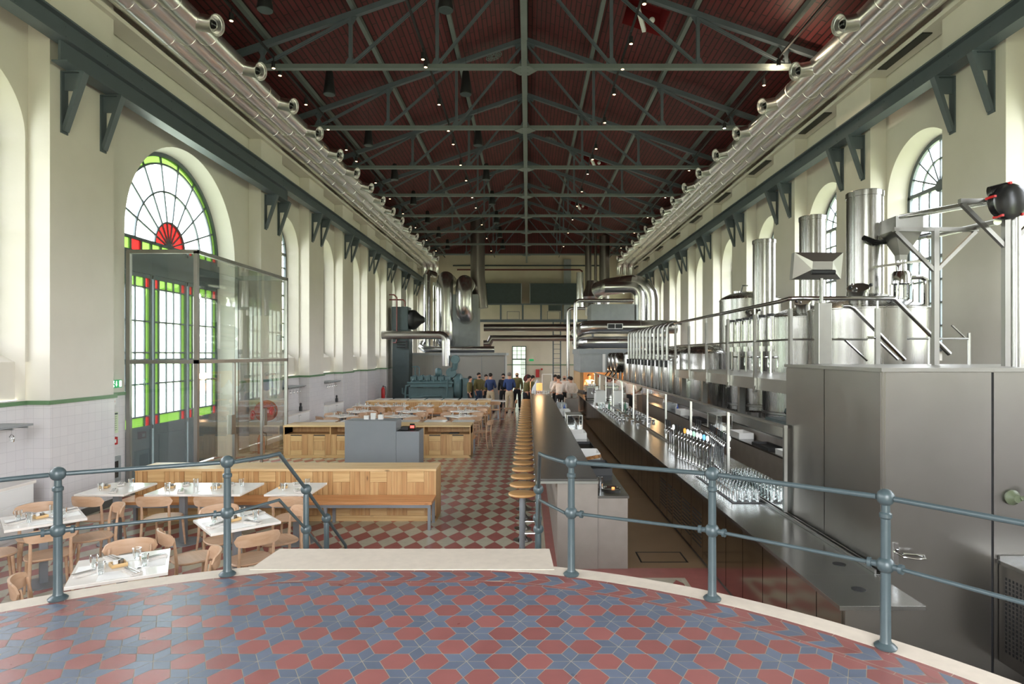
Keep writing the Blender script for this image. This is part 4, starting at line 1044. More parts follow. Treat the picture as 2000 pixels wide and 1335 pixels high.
def lay(x, y, rz, nl, desc, nt_=2, paper=True):
    """places on a near table"""
    cs, sn = cos(rz), sin(rz); W_ = lambda u, v: (x+u*cs-v*sn, y+u*sn+v*cs, .7505)
    sides = [(0,-.22,0,'near'),(0,.22,pi,'far')] if nl == 2 else [(0,-.24,0,'first'),(.24,0,pi/2,'second'),(0,.24,pi,'third'),(-.24,0,-pi/2,'fourth')]
    for i, (u, v, a, w_) in enumerate(sides):
        if paper:
            mb = MB(); mb.cb((0,0,.0012),(.30,.21,.0016)); p = mb.build('place_mat', M['paper'], smooth=0); p.location = W_(u*.95, v*.95); p.rotation_euler = (0,0,rz+a); tag(p, 'white paper place mat at the %s seat of the %s' % (w_, desc), 'place mat', 'paper place mats on the near tables')
        q = W_(u+.09*cos(a), v+.09*sin(a)); nap.put((q[0],q[1],.7535), rz+a+.5, 'beige napkin, %s seat of the %s' % (w_, desc), 'napkins with cutlery on the near tables')
        q = W_((u-.15*cos(a))*.8-.02, (v-.15*sin(a))*.62); tum.put((q[0],q[1],.7535), 0, 'clear tumbler at the %s seat of the %s' % (w_, desc), 'tumblers on the near tables')
    q = W_(-.03, .02) if nl == 4 else W_(-.2, .02); cad.put((q[0], q[1], .7535), rz+.3, 'small wooden condiment tray on the %s' % desc, 'condiment trays on the near tables')
A45 = radians(43)
T_ = [(-3.58,5.33,radians(29),'table nearest to the platform'), (-5.54,6.91,radians(44),'tilted table at the left edge'), (-3.27,6.79,radians(42),'tilted table beside the stair rail')]
for x, y, rz, d in T_:
    put_table(.72,.72,x,y,rz,'square white marble pedestal %s' % d, 'white marble tables near the platform'); lay(x, y, rz, 4, d)
G2 = 'beech dining chairs at the near tables'
for (tx, ty, rz, d) in T_:
    for k, w_ in ((0,'right-hand far'),(1,'left-hand far'),(2,'left-hand near'),(3,'right-hand near')):
        a = rz + k*pi/2; rr = (.45, .46, .44, .45)[k]; jit = [.04,-.03,.05,0][k]
        lab = {'table nearest to the platform':'nearest table','tilted table at the left edge':'left-edge tilted table','tilted table beside the stair rail':'tilted table by the stair rail'}[d]
        put_chair(tx+cos(a)*rr, ty+sin(a)*rr, a+pi+jit, 'pale beech chair on the %s side of the %s' % (w_, lab), G2)
row = [(-5.72,8.42,.66,.74,'leftmost table of the row along the near bench'),(-4.80,8.42,.64,.74,'left half of the long table pair at the near bench'),(-4.155,8.42,.64,.74,'right half of the long table pair at the near bench'),(-3.22,8.42,.60,.74,'rightmost table of the row along the near bench')]
for i, (x, y, w_, dd, d) in enumerate(row):
    put_table(w_, dd, x, y, 0, 'white marble %s' % d, 'tables along the near bench'); sd = ('leftmost table','left paired table','right paired table','rightmost table')[i]+' along the near bench'
    lay(x, y, 0, 2, sd, paper=False); put_chair(x+(.02,-.08,.04,.05)[i], y-.32, pi/2+(-.1,.08,-.05,.1)[i], 'beech chair seen from behind at the %s' % sd, G2)
# far tables
def simple_lay(x, y, rz, grp, ds):
    cs, sn = cos(rz), sin(rz)
    for u, v, w_ in ((-.15,-.2,'near left'),(.15,-.2,'near right'),(-.15,.2,'far left'),(.15,.2,'far right')):
        X, Yp = x+u*cs-v*sn, y+u*sn+v*cs
        tum.put((X, Yp, .7505), 0, 'clear tumbler at the %s of the %s' % (w_, ds), 'tumblers in the %s' % grp)
        X, Yp = x+(u+.08)*cs-v*.9*sn, y+(u+.08)*sn+v*.9*cs
        nap.put((X, Yp, .7505), rz+.4, 'folded napkin at the %s of the %s' % (w_, ds), 'napkins in the %s' % grp)
fi = ['leftmost','second from left','middle','fourth from left','fifth from left','rightmost']
R3 = [(-6.0,'leftmost'),(-5.32,'second'),(-4.66,'third'),(-3.74,'fourth'),(-2.88,'fifth'),(-2.25,'sixth'),(-1.66,'rightmost')]
for i, (x, nme) in enumerate(R3):
    put_table(.6,.7,x,21.9,0,'white table in the row along the farther bench, %s from the left' % nme if i not in (0,6) else 'white table at the %s end of the row along the farther bench' % ('left','right')[i//6], 'tables along the farther bench')
    simple_lay(x,21.9,0,'row along the farther bench','%s table along the farther bench' % (nme if i in (0,6) else nme+'-from-left'))
    put_chair(x+.04,21.5,pi/2+.1*(-1)**i,'beech chair seen from behind at the farther bench row, %s from left' % nme if i not in (0,6) else 'beech chair seen from behind, %s end of the farther bench row' % ('left','right')[i//6],'chairs at the farther bench row')
for j, (y, nm2, xs_) in enumerate(((19.85,'farther',(-5.47,-3.83,-2.05)),(18.35,'nearer',(-5.65,-3.85,-2.05)))):
    for i, x in enumerate(xs_):
        w_ = ('left','middle','right')[i]; rz = radians(45 if j else 40)
        put_table(.72,.72,x,y,rz,'tilted square white table, %s one in the %s row beyond the grey desk' % (w_, nm2),'tilted white tables beyond the desk'); simple_lay(x,y,rz,'tilted tables beyond the grey desk','%s table of the %s tilted row' % (w_, nm2))
        for k, q in enumerate(('far right','far left','near left','near right')):
            a = rz+k*pi/2; put_chair(x+cos(a)*.47, y+sin(a)*.47, a+pi+.06*(-1)**k, 'beech chair at the %s side of the %s table, %s tilted row' % (q, w_, nm2),'chairs around the tilted tables')
for i in range(6):
    x = -5.7+i*.78; put_table(.6,.7,x,16.85,0,'white table just behind the shelved partition, %s from the left' % ORDF[i],'tables behind the shelved partition')
    put_chair(x,17.24,-pi/2,'beech chair facing the camera behind the shelved partition, %s from the left' % ORDF[i],'chairs behind the shelved partition')
for i in range(7):
    x = -6.0+i*.7; put_chair(x,24.6,pi/2,'beech chair behind the farthest partition, %s from the left' % ORDF[i],'chairs behind the farthest partition')
    put_table(.6,.7,x,25.2,0,'white table before the engine, %s from the left' % ORDF[i],'tables before the engine')
put_table(.6,.7,-1.18,24.3,0,'white table at the right end behind the farthest partition',None)
put_chair(-.75,24.3,pi,'beech chair turned sideways beside the standing people')
put_chair(-1.28,23.72,pi/2,'beech chair at the right end of the farthest partition')
put_chair(-1.30,17.0,pi*.9,'beech chair at the aisle end of the shelved partition')
# ------------------------------------------------------------------ bar stools
def make_stool():
    root = thing('bar_stool', '', 'bar stool', (0,0,0))
    s = MB(); s.lathe([(0,.80),(.165,.80),(.178,.795),(.184,.782),(.178,.768),(.16,.762),(0,.76)], (0,0,0), 32); s.build('seat', M['stoolwood'], root)
    p = MB(); p.cyl((0,0,.012),(0,0,.76), .038, n=18); p.build('column', M['greyleg'], root)
    b = MB(); b.lathe([(0,0),(.13,0),(.13,.008),(0,.014)], (0,0,0), 28)
    for k in range(4):
        a = k*pi/2+pi/4; b.add([(.03*cos(a),.03*sin(a),.012),(.1*cos(a),.1*sin(a),.012),(.03*cos(a),.03*sin(a),.10)], [(0,1,2),(2,1,0)])
    b.build('base', M['satin'], root)
    f = MB(); f.cyl((.03,0,.26),(.2,0,.26), .012, n=8); f.cyl((.2,-.07,.26),(.2,.07,.26), .013, n=8); f.build('foot_rest', M['chrome'], root)
    return root
stl = Kind(make_stool())
for i in range(30):
    lab = 'round wooden bar stool, %s' % ('nearest to the platform' if i == 0 else 'second from the platform' if i == 1 else 'farthest from the platform' if i == 29 else ORDF[i]+' from the platform in the row')
    stl.put((-.075, 7.95+.565*i, 0), 0, lab, 'bar stools along the bar')
# ------------------------------------------------------------------ main bar
def bar():
    root = thing('main_bar', 'long dark-topped bar counter with pale end panel, beside the row of wooden stools', 'bar counter', (0,0,0))
    t = MB(); t.box(.106,.853,7.35,23.3,1.075,1.10); t.build('counter_top', M['zinc'], root, smooth=0, bevel=.003)
    e = MB(); e.box(.100,.858,7.344,23.306,1.045,1.074); e.build('top_edge', M['satin'], root, smooth=0, label='pale metal edge under the dark top')
    b = MB(); b.box(.36,.853,7.37,23.28,0,1.044); b.build('body', M['barside'], root, smooth=0)
    w_ = MB(); w_.box(.856,1.235,7.37,21.5,.86,.89); w_.build('work_shelf', M['steeltop'], root, smooth=0); w_ = MB(); w_.box(.856,1.22,7.38,21.48,0,.86); w_.build('work_cabinet', M['barside'], root, smooth=0)
bar()
def bottle(name, x, y, z, h, r, m, lab, cat, grp=None):
    mb = MB(); mb.lathe([(0,0),(r,0),(r,h*.55),(r*.4,h*.75),(r*.35,h),(0,h)], (x,y,z), 12); return tag(mb.build(name, m), lab, cat, grp)
# things on the bar's work side
def tray(x, y, z, r, lab):
    mb = MB(); mb.lathe([(0,.004),(r*.9,.004),(r,.02),(r*1.01,.02),(r*.92,0),(0,0)], (x,y,z), 32); return tag(mb.build('round_tray', M['chrome']), lab, 'tray')
tray(1.06,7.72,.891,.13,'round silver tray on the low shelf at the near end of the bar')
mb = MB(); mb.lathe([(0,.006),(.028,.006),(.034,.15),(.036,.15),(.030,0),(0,0)], (.93,7.75,.891), 16); o = mb.build('beer_glass', M['tumbler']); tag(o, 'beer glass with a dark rest, beside the round tray', 'glass'); mb = MB(); mb.lathe([(0,.008),(.027,.008),(.029,.05),(0,.05)], (.93,7.75,.891), 16); mb.build('dark_beer', M['black'], o)
mb = MB(); mb.lathe([(0,0),(.02,0),(.02,.02),(0,.022)], (1.09,7.72,.9), 10); tag(mb.build('tea_light', M['lamp_amber']), 'small amber glowing tea light on the round tray', 'candle')
for i, (y0, y1, h, m, lab) in enumerate(((8.6,9.3,.10,'black','nearest black tray sunk in the bar work shelf'),(10.0,10.5,.09,'white','white plastic tub on the work shelf'),(10.8,11.6,.05,'black','second black mat on the work shelf'),(12.3,12.9,.12,'white','white ice bucket box on the work shelf'),(15.4,16.2,.06,'black','dark tray beyond the glass case'),(17.0,17.6,.14,'white','pale towel stack on the work shelf'),(18.6,19.2,.2,'greyzinc','grey container near the standing staff'))):
    mb = MB(); x0, x1 = .90, 1.2; mb.box(x0,x1,y0,y1,.891,.9); mb.box(x0,x0+.012,y0,y1,.9,.891+h); mb.box(x1-.012,x1,y0,y1,.9,.891+h); mb.box(x0+.012,x1-.012,y0,y0+.012,.9,.891+h); mb.box(x0+.012,x1-.012,y1-.012,y1,.9,.891+h)
    tag(mb.build('work_tray', M[m], smooth=0), lab, 'tray')
mb = MB(); mb.bar((.93,9.75,.93),(1.15,9.6,1.0),.06,.05); tag(mb.build('wood_block', M['oldwood'], smooth=0), 'orange wooden block on the work shelf past the first black tray', 'block')
r = thing('glass_case', 'small glass display case on the work side of the bar', 'case', (1.06,14.0,.891)); b = MB(); 
for x in (-.17,.17):
    for y in (-.35,.35): b.box(x-.008,x+.008,y-.008,y+.008,0,.34)
b.box(-.18,.18,-.36,.36,.34,.35); b.build('frame', M['satin'], r, smooth=0); b = MB(); b.box(-.165,.165,-.345,.345,.0,.335); b.build('panes', M['glass2'], r, smooth=0)
for i, (x, y) in enumerate(((1.0,16.6),(1.08,17.85),(1.02,18.2),(1.1,19.5),(.98,20.1))):
    bottle('squeeze_bottle', x, y, .891, .24, .035, M['white' if i != 1 else 'blue'], '%s bottle on the bar work shelf, %s from the camera' % ('white' if i != 1 else 'blue', ORD[i]), 'bottle')
# far end of the bar: heat lamps and glassware
def heat_lamp(x, y, lab):
    r = thing('heat_lamp', lab, 'heat lamp', (x,y,1.101))
    b = MB(); b.lathe([(0,.28),(.06,.28),(.13,.22),(.13,.02),(.12,.02),(.12,.2),(0,.26)], (0,0,.12), 18); b.cyl((0,0,.4),(0,0,1.3),.01,n=6); b.build('copper_shade', M['copper'], r)
    l = MB(); l.lathe([(0,.02),(.1,.02),(.1,.03),(0,.03)], (0,0,.12), 14); l.build('glow', M['lamp_amber'], r)
mb = MB(); mb.box(.15,.9,23.4,24.3,0,1.0); mb.box(.1,.95,23.38,24.35,1.0,1.04); tag(mb.build('pass_counter', M['barside'], smooth=0), 'pale pass counter at the far end of the long bar', 'counter')
r = thing('heat_lamp', 'copper coloured heat lamp glowing over the far end of the bar', 'heat lamp', (.45,23.9,1.042))
b = MB(); b.cyl((0,0,0),(0,0,.1),.14,n=16); b.cyl((-.35,0,.0),(-.35,0,.5),.012,n=6); b.build('stand', M['copper'], r)
b = MB(); b.lathe([(0,.42),(.12,.42),(.12,.14),(.11,.14),(.11,.4),(0,.4)], (0,0,0), 18); b.build('shade', M['lamp_amber'], r, label='glowing orange shade')
for i in range(8):
    mb = MB(); mb.lathe([(0,.004),(.03,.004),(.036,.12),(.038,.12),(.032,0),(0,0)], (.2+.085*i, 23.1-.04*(i%2), 1.101), 12); tag(mb.build('bar_glass', M['tumbler']), 'clear glass standing upright at the far end of the long bar', 'glass', 'glasses at the far end of the bar')
# ------------------------------------------------------------------ steel back counter
def back_counter():
    root = thing('steel_counter', 'long stainless steel service counter with bronze-toned cupboard fronts, right of the aisle', 'counter', (0,0,0))
    t = MB(); t.box(2.13,2.72,4.125,4.72,.868,.90); t.box(2.13,2.80,4.72,27,.868,.90); t.build('counter_top', M['steeltop'], root, smooth=0, bevel=.002)
    b = MB(); b.box(2.185,2.70,4.16,4.72,.06,.868); b.box(2.185,2.78,4.72,27,.06,.868); b.build('body', M['steelh'], root, smooth=0)
    k = MB(); k.box(2.24,2.66,4.2,26.9,0,.06); k.build('plinth', M['black'], root, smooth=0)
    y = 4.18; n = 0
    while y < 26.6:
        w = .52 if n % 5 else .36; d = MB(); d.box(2.168,2.184,y+.006,y+w-.006,.07,.85); dd = d.build('cupboard_front', M['bronze'], root, smooth=0)
        if 6 < n < 12:
            h = MB()
            for q in range(9): h.box(2.164,2.168,y+.06,y+w-.06,.2+q*.05,.215+q*.05)
            h.build('slots', M['black'], dd, smooth=0)
        y += w; n += 1
    g = MB(); g.box(2.72,2.735,4.74,27,.901,.93); g.box(2.765,2.78,4.74,27,.901,.93); g.build('back_channel', M['satin'], root, smooth=0)
    for x, y in ((2.42,4.42),(2.55,4.95)): h = MB(); h.lathe([(0,0),(.05,0),(.05,.002),(0,.002)], (x,y,.9005), 20); h.build('cable_hole', M['black'], root)
back_counter()
# glass screen standing on the counter
def screen():
    root = thing('glass_screen', 'long low glass screen with steel posts and top rail, standing on the steel counter', 'screen', (0,0,0))
    x = 2.75; ys = [6.46,8.3,10.2,12.05,13.9,15.75,17.6,19.45,21.3,23.1,24.9]
    r = MB(); r.box(x-.02,x+.02,6.44,24.92,1.83,1.86); r.build('top_rail', M['satin'], root, smooth=0)
    for y in ys: p = MB(); p.box(x-.017,x+.017,y-.02,y+.02,.935,1.83); p.build('screen_post', M['satin'], root, smooth=0)
    for a, b_ in zip(ys, ys[1:]):
        g = MB(); g.add([(x,a+.02,.94),(x,b_-.02,.94),(x,b_-.02,1.83),(x,a+.02,1.83)], [(0,1,2,3)]); g.build('glass_pane', M['glass2'], root, smooth=0)
screen()
# beer taps
def make_tap(badge):
    root = thing('beer_tap', '', 'beer tap', (0,0,0))
    c = MB(); c.lathe([(0,0),(.034,0),(.034,.008),(.022,.016),(.018,.03),(.018,.36),(.024,.38),(.024,.41),(.012,.43),(0,.435)], (0,0,0), 14); c.build('column', M['chrome'], root)
    s = MB(); s.tube([(0,0,.385),(-.07,0,.385),(-.1,0,.36),(-.1,0,.31)], .010, 8); s.cyl((-.06,0,.37),(-.06,0,.43),.014,n=8); s.build('spout', M['chrome'], root)
    h = MB(); h.tube([(-.06,0,.43),(-.065,0,.47),(-.068,0,.55)], [.009,.013,.016], 8); h.build('handle', M['black'], root)
    if badge: b = MB(); b.lathe([(0,-.012),(.038,-.012),(.042,-.006),(.042,.006),(.038,.012),(0,.012)], (-.085,0,.50), 16, 'x'); b.build('round_badge', M[badge] if badge in M else badge, root)
    return root
bd_ = [None, None, 'white', 'lamp_amber', 'white', None, 'white', M['blue'], 'white']
kt = {}
badges = [('white badge','white'),('black handle',None),('black handle',None),('black handle',None),('orange badge','orange'),('white badge','white'),('white badge','white'),('pale badge','paleg'),('white badge','white'),('white badge','white'),('blue badge','skyblue'),('white badge','white')]
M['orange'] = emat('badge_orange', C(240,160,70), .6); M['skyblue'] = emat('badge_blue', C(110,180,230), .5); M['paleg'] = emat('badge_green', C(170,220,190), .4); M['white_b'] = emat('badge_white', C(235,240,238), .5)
for rowi, (x, ya, n) in enumerate(((2.52,10.1,12),)):
    for i in range(n):
        nm_, key = badges[(i+rowi*3) % 12]; mkey = {'white':'white_b'}.get(key, key)
        if mkey not in kt: kt[mkey] = Kind(make_tap(M[mkey] if mkey else None))
        y = ya - i*.125; x = 2.52+i*.0145
        kt[mkey].put((x, y, .9005), 0, 'chrome beer tap with %s, %s from the far end of the row' % (nm_, ORD[i].replace('nearest','first')), 'beer taps on the steel counter')
kb = Kind(make_tap(None))
for i in range(3): kb.put((2.55, 10.85-i*.14, .80), 0, 'short black-handled tap beyond the tap rows, %s of three' % ('farthest','middle','nearest')[i], 'beer taps on the steel counter')
for o in list(sc.objects):
    if o.name.startswith('beer_tap') and abs(o.location.z-.80) < .01: o.location.z = .9005
def make_gl():
    mb = MB(); mb.lathe([(0,.006),(.026,.006),(.033,.12),(.035,.12),(.029,0),(0,0)], (0,0,0), 12); return tag(mb.build('pint_glass', M['tumbler']), '', 'glass')
gk = Kind(make_gl())
dm = MB(); dm.box(2.36,2.71,6.95,8.5,.9005,.908); tag(dm.build('drain_mat', M['black'], smooth=0), 'dark drain mat carrying rows of glasses near the taps', 'mat')
for i in range(15):
    for j in range(4): gk.put((2.41+j*.085, 7.02+i*.1, .9085), 0, 'clear upright pint glass in the block of glasses on the drain mat', 'pint glasses on the drain mat')
def make_cup():
    r = thing('glint_cup', '', 'cup', (0,0,0)); b = MB(); b.lathe([(0,.004),(.03,.004),(.042,.06),(.045,.06),(.034,0),(0,0)], (0,0,0), 12); b.build('bowl', M['chrome'], r); l = MB(); l.lathe([(0,.03),(.034,.03)], (0,0,0), 12); l.build('glow', M['lamp_amber'], r, label='glowing disc put in as the amber glint'); return r  # emissive disc stands in for lamps reflected in the cup
ck = Kind(make_cup())
for i in range(9):
    for j in range(2): ck.put((2.32+j*.1, 15.3+i*.42, .9005), 0, 'shiny cup with an amber glint, in the double row on the far steel counter', 'amber cups on the steel counter')
for i in range(6): ck.put((2.62, 14.4+i*.75, .9005), 0, 'shiny cup with an amber glint beside the glass screen posts', 'amber cups beside the screen')
for i in range(18):
    gk.put((2.28+.09*(i%3), 19.5+.1*(i//3), .9005), 0, 'clear glass grouped before the far white tap tower', 'glasses at the far tap tower')
def coffee():
    r = thing('coffee_machine', 'chrome espresso machine at the far end of the steel counter', 'coffee machine', (2.38,22.6,.9005))
    b = MB(); b.box(-.22,.22,-.4,.4,.08,.5); b.box(-.24,.24,-.42,.42,.5,.55)
    for y in (-.35,.35): b.box(-.2,.2,y-.02,y+.02,0,.08)
    b.build('body', M['chrome'], r, smooth=0, bevel=.015)
    for y in (-.2,.2): g = MB(); g.cyl((-.26,y,.3),(-.26,y,.22),.035,n=12); g.bar((-.28,y,.24),(-.4,y,.23),.02,.02); g.build('group_head', M['black'], r)
    for i in range(6): g = MB(); g.cyl((-.1+.1*(i%3),-.3+.25*(i//3),.552),(-.1+.1*(i%3),-.3+.25*(i//3),.62),.035,n=10); g.build('cup', M['white'], r)
coffee()
r = thing('tap_tower', 'white square multi-tap tower on the far part of the steel counter', 'tap tower', (2.45,20.6,.9005)); b = MB(); b.box(-.16,.16,-.25,.25,0,.48); b.build('housing', M['white'], r, smooth=0, bevel=.01)
for i in range(4): b = MB(); b.tube([(-.16,-.18+.12*i,.42),(-.24,-.18+.12*i,.42),(-.26,-.18+.12*i,.36)],.012,8); b.cyl((-.2,-.18+.12*i,.43),(-.2,-.18+.12*i,.58),.015,n=8); b.build('tap', M['chrome'], r)
bottle('green_bottle', 2.5, 18.6, .9005, .26, .035, mat('green_bottle_glass', C(30,90,60), .2), 'small green bottle on the far part of the steel counter', 'bottle')
# trolley at the far end of the aisle
r = thing('trolley', 'pale service trolley with stacked plates at the far end of the aisle', 'trolley', (1.75,24.2,0)); b = MB(); b.box(-.25,.25,-.3,.3,.1,.85); b.build('body', M['barside'], r, smooth=0)
for a in (-.2,.2):
    for b_ in (-.25,.25): q = MB(); q.cyl((a-.02,b_,.05),(a+.02,b_,.05),.05,n=12); q.build('wheel', M['black'], r)
for i in range(2):
    mb = MB()
    for k in range(8): mb.lathe([(.05,0),(.11,.02),(.115,.022),(.05,.004)], (1.65+.22*i,24.2,.852+k*.026), 18, close=True)
    tag(mb.build('plate_stack', M['white']), ('left','right')[i]+' stack of white plates on the far trolley', 'plates')
# ------------------------------------------------------------------ steel cold room box
def coldroom():
    root = thing('steel_cabinet', 'tall brushed steel cold cabinet at the right, with seams, handle and grille', 'cabinet', (0,0,0))
    b = MB(); b.box(2.812,6.9,4.79,6.55,.0,2.48); b.build('body', M['steelh'], root, smooth=0)
    l = MB(); l.box(2.79,6.95,4.765,6.58,2.48,2.51); l.build('lid', M['steel'], root, smooth=0)
    s = MB()
    for y0, y1 in ((4.80,5.70),(5.715,6.55)): p = MB(); p.box(2.80,2.811,y0,y1,.905,2.475); p.build('side_panel', M['steelh'], root, smooth=0)
    for x0, x1 in ((2.83,3.665),(3.685,4.55),(4.57,5.5)): p = MB(); p.box(x0,x1,4.778,4.789,.02,2.475); p.build('front_panel', M['steelh'], root, smooth=0)
    p = MB(); p.box(3.663,3.687,4.786,4.79,.02,2.475); p.build('seam', M['black'], root, smooth=0)
    h = MB(); h.box(2.885,2.925,4.765,4.777,.93,1.13); h.tube([(2.905,4.765,1.055),(2.92,4.69,1.045),(3.0,4.66,1.04),(3.07,4.67,1.04),(3.08,4.70,1.05),(2.93,4.72,1.06)],.009,8); h.build('door_handle', M['chrome'], root)
    v = MB(); v.lathe([(0,-.0),(.055,0),(.06,-.02),(.035,-.045),(.03,-.07),(0,-.07)], (3.82,4.777,1.49), 20, 'y'); v.cyl((3.84,4.71,1.49),(3.92,4.68,1.52),.018,n=10); v.sph((3.94,4.68,1.53),.03); v.build('valve', mat('olive_paint', C(92,100,78), .4), root, label='olive green valve')
    q = MB(); q.box(3.94,4.3,4.74,4.777,1.24,1.30); q.build('bracket', M['white'], root, smooth=0)
    s = MB(); s.box(3.70,4.6,4.3,4.77,.97,.985); s.box(3.70,3.715,4.3,4.77,.985,1.0); s.box(3.715,4.6,4.752,4.77,.985,1.03); s.build('sink_shelf', M['steeltop'], root, smooth=0)
    c = MB(); c.box(3.72,4.6,4.32,4.77,.2,.965); c.build('sink_cabinet', M['steelh'], root, smooth=0)
    g = MB()
    for i in range(11):
        for j in range(18): g.box(3.717,3.7195,4.34+i*.035,4.355+i*.035,.3+j*.033,.322+j*.033)
    g.build('grille', M['black'], root, smooth=0, label='perforated grille of the sink cabinet'); 
    g = MB()
    for i in range(20):
        for j in range(18): g.box(3.78+i*.036,3.796+i*.036,4.316,4.319,.3+j*.033,.322+j*.033)
    g.build('grille', M['black'], root, smooth=0)
coldroom()
# ------------------------------------------------------------------ brewing deck, rail, stair
def deck():
    root = thing('brewing_deck', 'raised stainless steel walkway of the brewing tanks with deep fascia beam', 'walkway', (0,0,0))
    d = MB(); d.box(2.92,4.15,6.60,11.9,2.285,2.32); d.build('deck_plate', M['steel'], root, smooth=0)
    f = MB(); f.box(2.90,2.918,6.60,11.9,2.17,2.32); f.box(2.918,4.1,11.88,11.9,2.17,2.284); f.build('fascia', M['steel'], root, smooth=0)
    for y in (6.68, 8.6, 10.4, 11.8): c = MB(); c.box(3.0,3.08,y-.04,y+.04,0,2.284); c.build('deck_leg', M['satin'], root, smooth=0)
    for i, y in enumerate((6.63,7.67,8.7,9.75,10.8,11.8)):
        p = MB(); p.box(2.865,2.897,y-.025,y+.025,2.14,3.12); p.cyl((2.881,y,3.12),(2.881,y,3.2),.012,n=8); p.build('rail_post', M['satin'], root, smooth=0)
        h = MB(); h.tube([(2.86,y-.07,2.22),(2.85,y-.03,2.13),(2.86,y+.02,2.14)],.006,6); h.build('hook', M['satin'], root)
    t = MB(); t.tube([(2.881,11.85,3.22),(2.881,6.9,3.22),(2.885,6.66,3.23),(2.95,6.62,3.23),(3.98,6.62,3.23),(4.02,6.62,3.22),(4.62,6.62,2.62)],.024,12); t.build('handrail', M['chrome'], root)
    t = MB(); t.tube([(2.881,11.8,2.78),(2.881,6.66,2.78),(2.95,6.62,2.78),(3.72,6.62,2.78)],.011,8); t.build('knee_rail', M['satin'], root)
    for pts in ([(3.72,6.62,2.8),(3.8,6.62,2.8),(4.05,6.62,2.56)],[(3.74,7.3,2.8),(3.82,7.3,2.8),(4.1,7.3,2.54)]): t = MB(); t.tube(pts,.014,8); t.build('low_stair_rail', M['chrome'], root)
    t = MB(); t.tube([(3.80,7.3,3.20),(3.88,7.3,3.2),(3.94,7.3,3.17),(4.55,7.3,2.55)],.024,12); t.build('stair_rail', M['chrome'], root)
    for x, y in ((3.83,6.62),(3.52,7.3)): p = MB(); p.box(x-.025,x+.025,y-.016,y+.016,2.321,3.12); p.cyl((x,y,3.12),(x,y,3.2),.012,n=8); p.build('rail_post', M['satin'], root, smooth=0)
    p = MB(); p.box(2.90,3.03,6.02+.0,6.12,2.52,3.13); p.build('control_post', M['satin'], root, smooth=0, bevel=.003)
deck()
r = thing('operator_screen', 'tilted steel screen back on a pole above the brewing rail', 'control panel', (2.95,6.07,3.14))
b = MB(); b.cyl((0,0,0),(0,0,.24),.018,n=10); b.build('pole', M['chrome'], r)
b = MB(); A = [(-.27,.05,.24),(.22,.05,.24),(.22,.0,.50),(-.27,.0,.50)]; B_ = [(-.12,-.06,.32),(.08,-.06,.32),(.08,-.07,.40),(-.12,-.07,.40)]
b.add(A+B_+[(p[0],p[1]+.07,p[2]) for p in A], [(4,5,6,7),(0,1,5,4),(1,2,6,5),(2,3,7,6),(3,0,4,7),(0,8,9,1),(1,9,10,2),(2,10,11,3),(3,11,8,0),(8,11,10,9)]); b.build('housing', M['steel'], r, smooth=0)
b = MB(); b.cyl((-.14,-.085,.29),(.09,-.085,.29),.024,n=12); b.build('hinge_bar', M['black'], r)
# ------------------------------------------------------------------ tanks
def tank(x, y, r, zb, zr, cone, lab, chim=None, lid=True, legs=True, base='flat'):
    root = thing('brewing_tank', lab, 'tank', (x,y,0))
    b = MB(); b.lathe([(0,zb-.04),(r*.6,zb-.03),(r*.95,zb),(r,zb+.04),(r,zr-.02),(r+.012,zr-.015),(r+.012,zr)], (0,0,0), 48); b.build('shell', M['tank'], root)
    t = MB(); t.lathe([(r+.012,zr),(r-.02,zr+.02),(r*.55,zr+cone*.75),(r*.3,zr+cone),(0,zr+cone+.01)], (0,0,0), 48); t.build('cone_top', M['tank'], root)
    s = MB(); s.lathe([(r+.004,zb+.12),(r+.012,zb+.13),(r+.012,zb+.17),(r+.004,zb+.18)], (0,0,0), 48, close=True); s.build('seam_band', M['satin'], root)
    for k in range(4):
        a = pi/4+k*pi/2; l = MB(); l.cyl((r*.8*cos(a),r*.8*sin(a),0),(r*.8*cos(a),r*.8*sin(a),zb+.02),.05,n=12); l.build('tank_leg', M['satin'], root)
    if chim:
        cx, cr, z1 = chim; c = MB(); c.lathe([(cr,zr+cone*.5),(cr,z1-.09),(cr+.012,z1-.088),(cr+.012,z1-.01),(cr,z1),(cr-.015,z1),(cr-.015,z1-.1),(0,z1-.1)], (cx,0,0), 36, close=True); c.build('chimney', M['tank'], root)
        m = MB(); mx, my = -r*.45, -r*.55; m.cyl((mx,my,zr+cone*.2),(mx-.06,my-.1,zr+cone+.02),.13,n=20); m.cyl((mx-.06,my-.1,zr+cone+.02),(mx-.07,my-.115,zr+cone+.05),.15,n=20)
        for k in range(3): m.sph((mx-.07+.12*cos(k*2.1),my-.12+.05*sin(k*2.1),zr+cone+.06+.04*sin(k*2.1)),.022,8)
        m.build('manhole', M['satin'], root)
        
        for q in ((mx-.2,my-.15,zr+cone+.04),(mx+.08,my-.18,zr+cone+.08)): hd = MB(); hd.sph(q,.028,8); hd.build('clamp_knob', M['black'], root)
    return root
tank(5.27,9.4,.85,1.3,3.3,.24,'nearest and widest brewing tank with a tall thick chimney', (-.03,.255,5.13))
tank(5.75,12.2,.95,1.3,3.34,.24,'second brewing tank from the camera, chimney half hidden by the nearest', (.0,.25,5.39))
tank(5.55,14.35,.82,1.3,3.30,.24,'third brewing tank, with the shortest-looking chimney', (.06,.255,5.32))
